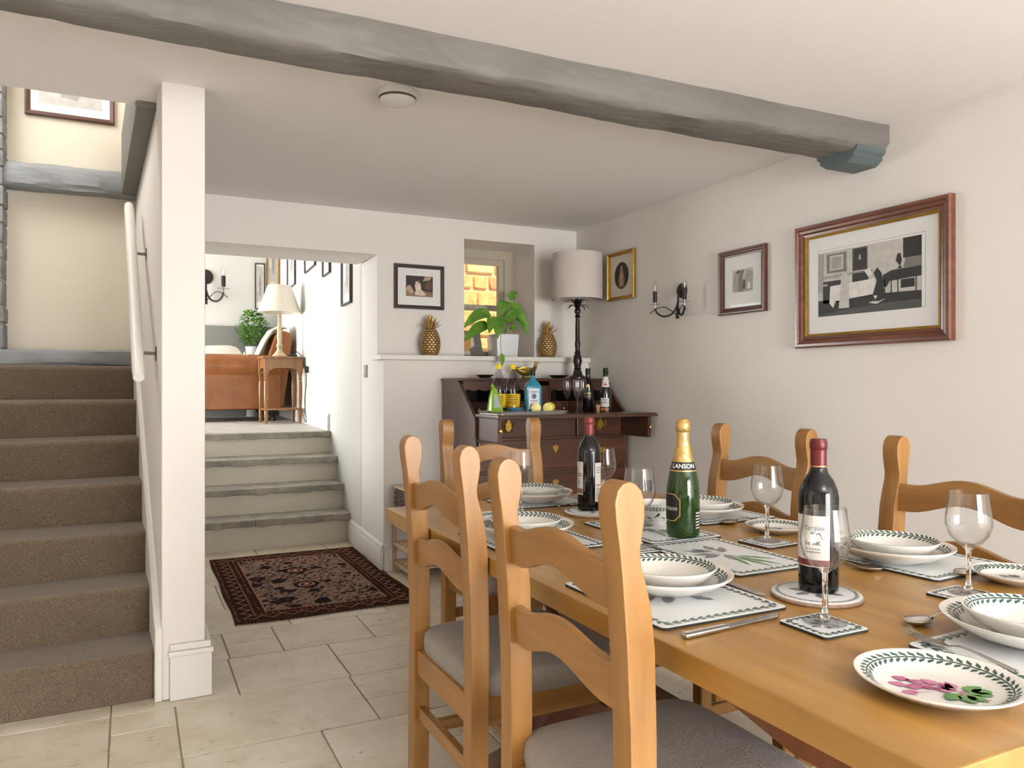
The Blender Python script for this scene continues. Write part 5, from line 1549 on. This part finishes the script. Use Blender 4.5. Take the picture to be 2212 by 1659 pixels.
def poly(mb, mi, pts, lay, x0, z0, sx, sz_):
    mb.mi = mi; y = -.0066 - .0003 * lay
    mb.add([(x0 + a * sx, y, z0 + b_ * sz_) for a, b_ in pts], [tuple(range(len(pts)))])
def rect(a, b_, c_, d_): return [(a, b_), (c_, b_), (c_, d_), (a, d_)]
def art_room(p, iw, ih, mount):
    x0, x1, z0, z1 = -.277, .262, -.150, .155
    mb = MB(); S_ = lambda mi, pts, lay: poly(mb, mi, pts, lay, x0, z0, x1 - x0, z1 - z0)
    S_(4, rect(0, 0, 1, 1), 0)
    S_(1, [(0, 0), (1, 0), (1, .16), (.75, .22), (0, .25)], 1)
    S_(0, [(0, .02), (.3, .08), (.75, .12), (1, .12), (1, .24), (.6, .26), (0, .25)], 2)
    S_(3, rect(.0, .38, .06, .98), 1); S_(2, rect(.09, .66, .30, .96), 1); S_(4, rect(.125, .70, .265, .93), 2); S_(3, rect(.14, .72, .25, .90), 3)
    S_(3, rect(.06, .58, .34, .63), 2); S_(0, rect(.05, .20, .27, .54), 2); S_(3, rect(.05, .47, .10, .50), 3)
    S_(1, rect(.36, .64, .51, .98), 2); S_(0, rect(.375, .66, .495, .96), 3); S_(3, [(.42, .80), (.43, .88), (.44, .88), (.45, .80)], 4)
    S_(0, rect(.36, .44, .52, .60), 2); S_(2, rect(.34, .60, .56, .625), 3)
    S_(5, [(.12, .20), (.16, .12), (.19, .22), (.36, .24), (.56, .26), (.585, .18), (.61, .24), (.59, .49), (.13, .46)], 4)
    S_(4, [(.22, .10), (.33, .10), (.325, .45), (.315, .60), (.29, .66), (.27, .66), (.245, .58), (.24, .45)], 5); S_(2, rect(.272, .655, .30, .715), 6)
    S_(0, [(.56, .24), (.68, .22), (.655, .40), (.645, .55), (.605, .64), (.57, .57), (.60, .45)], 6); S_(5, [(.48, .62), (.53, .66), (.56, .56), (.52, .52)], 5)
    S_(0, [(.64, .36), (.66, .52), (.74, .57), (1, .58), (1, .44), (.72, .42), (.69, .34)], 5)
    for q in (.67, .73, .79, .95): S_(0, rect(q, .22, q + .008, .45), 5)
    S_(0, rect(.82, .30, .94, .42), 4); S_(0, rect(.84, .72, 1, 1), 2); S_(2, [(.84, .58), (1, .58), (1, .72), (.86, .72)], 2)
    S_(0, [(.79, .58), (.81, .62), (.775, .70), (.79, .79), (.815, .80), (.83, .70), (.815, .62), (.835, .58)], 4)
    S_(4, [(.52, .14), (.56, .16), (.62, .15), (.69, .18), (.60, .11)], 6)
    mb.build('photograph', PHOTO, p, smooth=False)
    m2 = MB(); f = .004
    for a, b_, c_, d_ in ((-iw + .07, -ih + .09, iw - .07, -ih + .0912), (-iw + .07, ih - .075, iw - .07, ih - .0738), (-iw + .07, -ih + .09, -iw + .0712, ih - .0738), (iw - .0712, -ih + .09, iw - .07, ih - .0738)):
        m2.add([(a, -.0064, b_), (c_, -.0064, b_), (c_, -.0064, d_), (a, -.0064, d_)], [(0, 1, 2, 3)])
    m2.build('mount_line', PHOTO[2], p, smooth=False)
def art_cloth(p, iw, ih, mount):
    mb = MB(); S_ = lambda mi, pts, lay: poly(mb, mi, pts, lay, -iw + mount, -ih + mount * 1.3, 2 * (iw - mount), 2 * ih - 2.5 * mount)
    S_(4, rect(0, 0, 1, 1), 0); S_(3, [(0, .1), (.3, .05), (.25, .6), (.4, .95), (.1, .9)], 1); S_(2, [(.3, .05), (.55, 0), (.5, .7), (.6, .95), (.4, .95), (.28, .6)], 2)
    S_(3, [(.6, 0), (.95, .05), (1, .8), (.7, .95), (.58, .5)], 1); S_(1, [(.15, .85), (.3, .98), (.42, .9), (.3, .82)], 3); S_(1, [(.5, .15), (.62, .1), (.64, .5), (.54, .55)], 3); S_(5, [(.72, .1), (.9, .12), (.86, .4), (.75, .38)], 3)
    mb.build('drawing', PHOTO, p, smooth=False)
def art_oval(p, iw, ih, mount):
    def el(s): return [(.5 + .5 * s * math.cos(2 * PI * i / 32), .5 + .5 * s * math.sin(2 * PI * i / 32)) for i in range(32)]
    mb = MB(); S_ = lambda mi, pts, lay: poly(mb, mi, pts, lay, -iw * .62, -ih * .66, 2 * iw * .62, 2 * ih * .66)
    S_(1, el(1), 0); S_(0, el(.93), 1); S_(2, [(.3, .08), (.68, .06), (.72, .4), (.62, .66), (.55, .8), (.42, .78), (.34, .6), (.28, .35)], 2); S_(3, [(.42, .12), (.6, .12), (.58, .5), (.54, .7), (.45, .6)], 3); S_(3, rect(.45, .72, .56, .86), 3)
    mb.build('oval_portrait', SEPIA, p, smooth=False)
def art_dancer(p, iw, ih, mount):
    mb = MB(); S_ = lambda mi, pts, lay: poly(mb, mi, pts, lay, -iw * .62, -ih * .52, 2 * iw * .63, 2 * ih * .56)
    S_(0, rect(0, 0, 1, 1), 0); S_(2, [(0, 0), (1, 0), (1, .22), (.6, .3), (.2, .2), (0, .35)], 1); S_(3, [(.0, .3), (.05, .5), (.15, .55), (.3, .25), (.2, .12)], 2)
    S_(4, [(.32, .08), (.62, .04), (.75, .1), (.56, .35), (.54, .6), (.46, .76), (.36, .72), (.32, .5), (.36, .3)], 3); S_(1, rect(.42, .68, .52, .82), 4); S_(3, [(.62, .75), (.7, .98), (.95, .98), (.9, .82)], 2); S_(1, [(.68, .4), (.95, .3), (.98, .8), (.75, .7)], 2)
    mb.build('painting', SEPIA, p, smooth=False)
def art_sketch(p, iw, ih, mount):
    mb = MB(); S_ = lambda mi, pts, lay: poly(mb, mi, pts, lay, -iw * .8, -ih * .7, 2 * iw * .8, 2 * ih * .8)
    S_(4, rect(0, 0, 1, 1), 0); S_(3, [(.35, .2), (.6, .15), (.75, .5), (.5, .8), (.3, .6)], 1); S_(5, rect(.02, .3, .3, .9), 1)
    mb.build('print', PHOTO, p, smooth=False)
WR = -R(90)     # faces -x on the right wall
WX = 2.979
picture('framed_picture', 'large framed black and white photograph of a dining room on the right wall', (WX, 2.385, 1.662), WR, .81, .592, .056, .034, FRAMER, .1, MOUNT, art_room, .010)
picture('framed_picture', 'brown framed pencil drawing on the right wall, between sconce and large photograph', (WX, 3.175, 1.748), WR, .352, .352, .036, .026, FRAMEB, .062, MOUNT, art_cloth)
picture('framed_picture', 'small gilt framed oval portrait on the right wall beside the lamp', (WX, 4.32, 1.922), WR, .315, .325, .024, .024, GILT, .06, MOUNTC, art_oval)
picture('framed_picture', 'dark framed small sepia painting above the left gold pineapple', (1.745, BY - .001, 1.842), 0, .352, .297, .025, .022, FRAMEK, .06, MOUNT, art_dancer)
picture('framed_picture', 'brown framed pale sketch high on the stairwell wall', (-.297, 4.999, 2.86), 0, .44, .36, .026, .024, FRAMEB, .05, MOUNT, art_sketch)

# ---------------------------------------------------------------- wall sconces
def sconce(label, loc, rz, s=1.0, arms=(-42, 68)):
    """local: wall plane y = 0, projects toward -y"""
    p = thing('wall_sconce', label, 'sconce', loc, rz, 'wall sconces')
    MB().lathe([(0, 0), (.045, 0), (.045, .006), (.04, .012), (0, .014)], 28).move(Matrix.Scale(s, 4) @ Matrix.Rotation(R(90), 4, 'X')).build('back_plate', BLACKM, p)
    V = lambda x, y, z: (x * s, y * s, z * s)
    MB().tube([V(0, -.012, 0), V(0, -.03, -.03), V(0, -.035, -.10), V(0, -.04, -.17)], [.006 * s, .006 * s, .007 * s, .010 * s], 10).build('stem', BLACKM, p)
    for a in arms:
        d = Vector((math.sin(R(a)), -math.cos(R(a)), 0))
        def Q(u, z): return ((d.x * u) * s, (d.y * u - .035) * s, z * s)
        pts = [Q(0, -.075), Q(.012, -.11), Q(.04, -.145), Q(.085, -.155), Q(.12, -.135), Q(.135, -.105)]
        ar = MB().tube(pts, .0058 * s, 10).build('arm', BLACKM, p)
        MB().tube([Q(-.01, -.165), Q(.04, -.12), Q(.085, -.098), Q(.13, -.11), Q(.165, -.135)], .0026 * s, 8).build('leaf_tendril', BLACKM, ar)
        c = Q(.135, 0)
        MB().lathe([(0, -.088 * s), (.034 * s, -.082 * s), (.036 * s, -.079 * s), (.010 * s, -.084 * s)], 24, (c[0], c[1], 0)).build('drip_pan', GLASS, ar)
        MB().tube([(c[0], c[1], -.105 * s), (c[0], c[1], -.065 * s)], .004 * s, 8).build('post', SATIN, ar)
        MB().lathe([(0, -.07 * s), (.0125 * s, -.07 * s), (.0125 * s, -.005 * s), (0, -.005 * s)], 20, (c[0], c[1], 0)).build('candle_tube', BLACKM, ar)
        MB().lathe([(.009 * s, -.005 * s), (.0155 * s, .012 * s), (.0165 * s, .024 * s), (.012 * s, .048 * s), (.004 * s, .066 * s), (0, .07 * s)], 20, (c[0], c[1], 0)).build('candle_bulb', BULB, ar)
        MB().lathe([(0, 0), (.005 * s, .002 * s), (.004 * s, .025 * s), (0, .03 * s)], 12, (c[0], c[1], 0)).build('filament_mount', CANDLE, ar)
    return p
sconce('black iron two-arm candle sconce on the right wall between the frames', (WX, 3.69, 1.752), WR)

# ---------------------------------------------------------------- living room seen through the opening
LF = 0.79
sdt = thing('side_table', 'small honey wood side table with turned legs beside the leather sofa', 'table', (1.225, 8.0, LF))
TW, TD, TH = .335, .36, .68
MB().box(-.035, TW + .035, -.035, TD + .035, TH - .022, TH).build('top', SIDEW, sdt, .006, 2)
for x in (0, TW):
    for y in (0, TD):
        MB().lathe([(0, 0), (.012, 0), (.017, .05), (.020, .12), (.014, .15), (.0165, .17), (.022, .30), (.020, .42), (.014, .44), (.021, .455), (.014, .47), (.021, .485), (.016, .50)], 16, (x, y, 0)).build('leg', SIDEW, sdt)
        MB().box(x - .022, x + .022, y - .022, y + .022, .50, TH - .022).build('leg_block', SIDEW, sdt, .002, 1)
def arch(a, b_):
    pr = [(a, TH - .022), (b_, TH - .022), (b_, .53)]
    for i in range(1, 12):
        u = i / 12; pr.append((b_ - (b_ - a) * u, .53 + .028 * math.sin(PI * u) + .010 * abs(math.sin(2 * PI * u))))
    return pr + [(a, .53)]
for y in (-.012, TD - .012): MB().prism(arch(.02, TW - .02), 'y', y, y + .02).build('apron', SIDEW, sdt)
for x in (-.012, TW - .012): MB().prism(arch(.02, TD - .02), 'x', x, x + .02).build('apron', SIDEW, sdt)
MB().box(-.02, TW + .02, -.02, TD + .02, .135, .155).build('shelf', SIDEW, sdt, .003, 1)
tl = thing('side_lamp', 'cream shaded table lamp with slim column on the side table', 'lamp', (1.385, 8.18, LF + TH))
MB().lathe([(0, 0), (.075, 0), (.075, .012), (.055, .03), (.030, .06), (.022, .09), (.030, .105), (.030, .125), (.020, .14), (.026, .20), (.020, .33), (.016, .40), (.022, .408), (.016, .416), (.020, .43), (.012, .445), (.009, .50), (0, .5)], 24).build('column', CREAMST, tl)
shp = [(.218, .455), (.116, .735)]
sh = MB().lathe(shp + [(.113, .735), (.215, .455), (.218, .455)], 48).build('lamp_shade', SHADE2, tl)
MB().lathe([(.2195, .455), (.2165, .463), (.213, .463), (.215, .455)], 48).build('shade_trim', SHADE2, sh)
for k in range(3):
    a = 2 * PI * k / 3
    MB().tube([(0, 0, .49), (.2 * math.cos(a), .2 * math.sin(a), .47)], .003, 6).build('shade_spoke', BRASS, sh)
o = tag(MB().superq((0, 0, .016), (.05, .05, .016), .6, .6, 20, 8).build('black_case', BLACKM, None), 'small black rounded case on the side table beside the lamp base', 'case'); o.location = (1.53, 8.27, LF + TH)

so = thing('leather_sofa', 'tan leather sofa with rolled arm beyond the side table', 'sofa', (0.45, 8.55, LF))
SW, SD = 1.10, 1.20            # depth across x, length along y
# rolled arm: profile in y-z swept along x
def rolled_arm(y0, x0, x1):
    pr = [(y0 + .02, .13), (y0 + .02, .50)]
    for i in range(13):
        a = PI * 1.15 - PI * 1.35 * i / 12
        pr.append((y0 + .13 + .145 * math.cos(a), .59 + .13 * math.sin(a)))
    pr += [(y0 + .24, .50), (y0 + .24, .13)]
    return MB().prism(pr, 'x', x0, x1)
for y0 in (0, SD - .26):
    rolled_arm(y0, -.25, SW - .08).build('rolled_arm', LEATHER, so, .012, 2)
MB().box(-.22, SW - .1, .2, SD - .2, .12, .30).build('base', LEATHER, so, .02, 2)
for k in range(2):
    yc = .24 + (SD - .48) * (k + .5) / 2
    MB().superq((.32, yc, .385), (.50, (SD - .48) / 4 + .005, .10), .4, .2, 32, 12).build('seat_cushion', LEATHER, so)
bk = MB().prism([(SW - .34, .30), (SW - .05, .14), (SW + .02, .60), (SW + .05, .90), (SW + .02, .965), (SW - .06, .985), (SW - .13, .94), (SW - .24, .62)], 'y', .06, SD - .06)
bk.build('backrest', LEATHER, so, .025, 3)
for x in (-.18, SW - .15):
    for y in (.10, SD - .1):
        MB().lathe([(0, 0), (.022, 0), (.026, .02), (.018, .04), (.04, .08), (.045, .12), (0, .12)], 18, (x, y, 0)).build('foot', BLACKM, so)
th = thing('throw_blanket', 'pale cream throw draped over the sofa back', 'throw', (0.45, 8.55, LF))
n = 14; vs = []; fs = []
line = [(SW - .44, .49), (SW - .36, .56), (SW - .28, .68), (SW - .20, .86), (SW - .13, .97), (SW - .05, 1.01), (SW + .01, 1.0)]
for j in range(n + 1):
    y = .10 + .5 * j / n
    for (x, z) in line: vs.append((x - .012 + .012 * math.sin(17 * y + z * 4), y + .02 * math.sin(6 * z), z + .012 + .014 * math.sin(23 * y + 7 * x)))
m_ = len(line)
for j in range(n):
    for i in range(m_ - 1): fs.append((j * m_ + i, j * m_ + i + 1, (j + 1) * m_ + i + 1, (j + 1) * m_ + i))
o = MB().add(vs, fs).build('blanket', THROW, th)
md = o.modifiers.new('s', 'SOLIDIFY'); md.thickness = .014; md.offset = 1
f_ = MB()
for k in range(60):
    x, z = line[0][0] + random.uniform(-.03, .06), line[0][1] + random.uniform(.02, .16); y = .09 + random.uniform(-.01, .02)
    f_.tube([(x, y, z + .1), (x + random.uniform(-.02, .02), y - .03, z + .02), (x + random.uniform(-.03, .03), y - .035, z - .06)], [.004, .003, .001], 4)
tag(f_.build('fringe', THROW, th), kind='stuff')
cu_ = MB().superq((0, 0, 0), (.24, .20, .085), .9, .55, 28, 12)
cu_.v = [(x, y, z * (1 + .15 * math.sin(9 * x)) + .02 * math.sin(5 * x)) for x, y, z in cu_.v]
o = tag(cu_.build('cushion', CUSH, None), 'pale cushion resting on the sofa behind its arm', 'cushion'); o.location = (0.90, 9.05, LF + .69); o.rotation_euler = (R(38), R(5), .2)
pl = thing('house_plant', 'leafy green potted plant behind the sofa arm', 'plant', (1.36, 9.93, LF))
MB().lathe([(0, 0), (.07, 0), (.075, .01), (.06, .3), (.07, .6), (.085, .84), (.09, .86), (.082, .86), (.07, .80), (0, .80)], 28).build('planter', POTW, pl)
mb = MB()
for k in range(760):
    a = random.uniform(0, 2 * PI); u = random.random()
    h = .88 + .42 * u; r = (.06 + .13 * math.sin(PI * min(1, .15 + u * .8))) * random.uniform(.35, 1)
    p = Vector((r * math.cos(a), r * math.sin(a) * .55 - .01, h)); d = Vector((math.cos(a + random.uniform(-.8, .8)), math.sin(a + random.uniform(-.8, .8)) * .7, random.uniform(-.3, .7))).normalized()
    L = random.uniform(.03, .055)
    mb.leaf([p, p + d * L * .35, p + d * L * .7, p + d * L], .0145, (random.uniform(-.4, .4), random.uniform(-.4, .4), 1))
tag(mb.build('foliage', BUSH, pl), kind='stuff')
for k in range(5):
    a = 2 * PI * k / 5
    MB().tube([(.01 * math.cos(a), .01 * math.sin(a), .80), (.03 * math.cos(a), .03 * math.sin(a), .98), (.08 * math.cos(a), .05 * math.sin(a), 1.18)], .005, 6).build('branch', STEMG, pl)
sconce('large black iron candle sconce on the far living room wall', (0.83, 10.1, 2.50), 0, 2.0, (-48, 42))
o = tag(MB().box(-.02, .02, -.02, .02, 0, .66).box(-.028, .028, -.028, .028, 0, .04).build('newel_post', TRIM, None, .003, 1), 'slim white newel post at the top of the stone steps', 'post'); o.location = (0.52, 6.70, LF)
wa = math.atan(0.05)
def living_pic(label, y, z, w, h, fm, mount=.03, fw=.02):
    picture('framed_picture', label, (RX(y) - .001, y, z), WR - wa, w, h, fw, .022, fm, mount, MOUNT, art_sketch, group='living room wall pictures')
living_pic('narrow dark framed print on the passage wall nearest the lintel', 5.86, 2.03, .34, .46, FRAMEK)
living_pic('small dark framed print, second along the living room wall', 6.72, 2.34, .34, .40, FRAMEK)
living_pic('dark framed wide print, third along the living room wall from the lintel', 7.62, 2.52, .62, .42, FRAMEK)
living_pic('dark framed print on the living room wall just above the cream lampshade', 8.95, 2.60, .62, .62, FRAMEK)
picture('framed_picture', 'dark slim framed print in the far corner of the living room', (1.47, 10.099, 2.42), 0, .12, .58, .014, .02, FRAMEK, .02, MOUNT, art_sketch, group='living room wall pictures')
picture('framed_picture', 'gilt framed tall print beside the corner of the living room', (1.63, 10.099, 2.75), 0, .16, .80, .02, .02, GILT, .02, MOUNTC, art_sketch, group='living room wall pictures')
sk = thing('plug_socket', 'white wall socket with black plugs and cables on the living room wall', 'socket', (RX(7.75), 7.75, 1.33), -wa)
MB().box(-.01, .0, -.075, .075, -.045, .045).build('face_plate', PLASTW, sk, .003, 1)
MB().box(-.045, -.01, -.055, .0, -.03, .035).build('plug', BLACKM, sk, .006, 2)
MB().tube([(-.03, -.03, -.03), (-.03, -.02, -.14), (-.035, .04, -.28), (-.03, .05, -.40), (-.035, -.04, -.46), (-.03, .0, -.52), (-.035, .08, -.48), (-.03, .05, -.36)], .004, 6).build('cable', BLACKM, sk)
MB().tube([(-.03, -.01, .03), (-.06, .10, .14), (-.10, .28, .20), (-.12, .36, .16)], .004, 6).build('cable', BLACKM, sk)

# ---------------------------------------------------------------- slatted rack and basket beside the bureau
rk = thing('slatted_rack', 'pale slatted wooden rack on the floor at the end of the back wall', 'rack', (1.50, 4.41, 0))
RW, RD, RH = .30, .30, .37
for x in (0, RW):
    for y in (0, RD): MB().box(x - .0, x + .022, y, y + .022, 0, RH).build('post', RAWW['z'], rk, .002, 1)
for z in (.055, .175, .30):
    for x in (.002, RW - .0): MB().box(x, x + .018, .022, RD, z - .012, z + .012).build('side_rail', RAWW['y'], rk, .002, 1)
    for k in range(5):
        y = .004 + .062 * k
        MB().box(.018, RW, y, y + .034, z + .012, z + .022).build('slat', RAWW['x'], rk, .002, 1)
MB().box(-.005, RW + .027, -.005, RD + .027, RH, RH + .012).build('top_panel', RAWW['x'], rk, .002, 1)
bk = thing('wicker_basket', 'dark woven wicker basket with a pale lid on top of the slatted rack', 'basket', (1.505, 4.43, RH + .0125))
MB().box(.012, .298, .012, .268, .004, .145).build('lining', MAHOGD, bk)
for q in range(9):
    z = .008 + .0155 * q
    vs = []; fs = []; path = []
    cor = [(0.006, 0.006), (.304, .006), (.304, .274), (.006, .274)]
    for (a, b_), (c_, d_) in zip(cor, cor[1:] + cor[:1]):
        for k in range(12):
            u = k / 12; off = .0035 * (1 if (k + q) % 2 else -1)
            nx, ny = (d_ - b_), -(c_ - a); L = math.hypot(nx, ny)
            path.append((a + (c_ - a) * u + nx / L * off, b_ + (d_ - b_) * u + ny / L * off, z))
    path.append(path[0])
    MB().tube(path, .0062, 6, cap=False).build('weave_strand', WICK, bk)
MB().box(-.004, .314, -.004, .284, .150, .165).build('lid', RAWW['x'], bk, .004, 2)
o = tag(MB().box(-.03, 0, -.03, .03, -.035, .035).build('black_adaptor', BLACKM, None, .005, 2), 'small black adaptor on the right wall just above the table', 'adaptor'); o.location = (2.979, 4.02, .54)

# added unseen uplighter, standing in for flash bounced off the ceiling
ul = thing('added_uplighter', 'slim black uplighter added unseen behind the camera to bounce light off the ceiling', 'lamp', (0.7, -1.6, 0))
MB().lathe([(0, 0), (.14, 0), (.14, .015), (.02, .03), (.012, .05), (.012, 1.70), (0, 1.70)], 28).build('stand', BLACKM, ul)
MB().lathe([(.012, 1.69), (.05, 1.70), (.12, 1.74), (.15, 1.78), (.147, 1.78), (.118, 1.745), (.05, 1.706), (0, 1.70)], 36).build('bowl', BLACKM, ul)
ld = bpy.data.lights.new('added_uplight', 'AREA'); ld.shape = 'DISK'; ld.size = .2; ld.energy = 60; ld.color = (.97, .985, 1.0)
lo = bpy.data.objects.new('added_uplight', ld); lo.location = (0.7, -1.6, 1.765); lo.rotation_euler = (PI, 0, 0); COL.objects.link(lo)
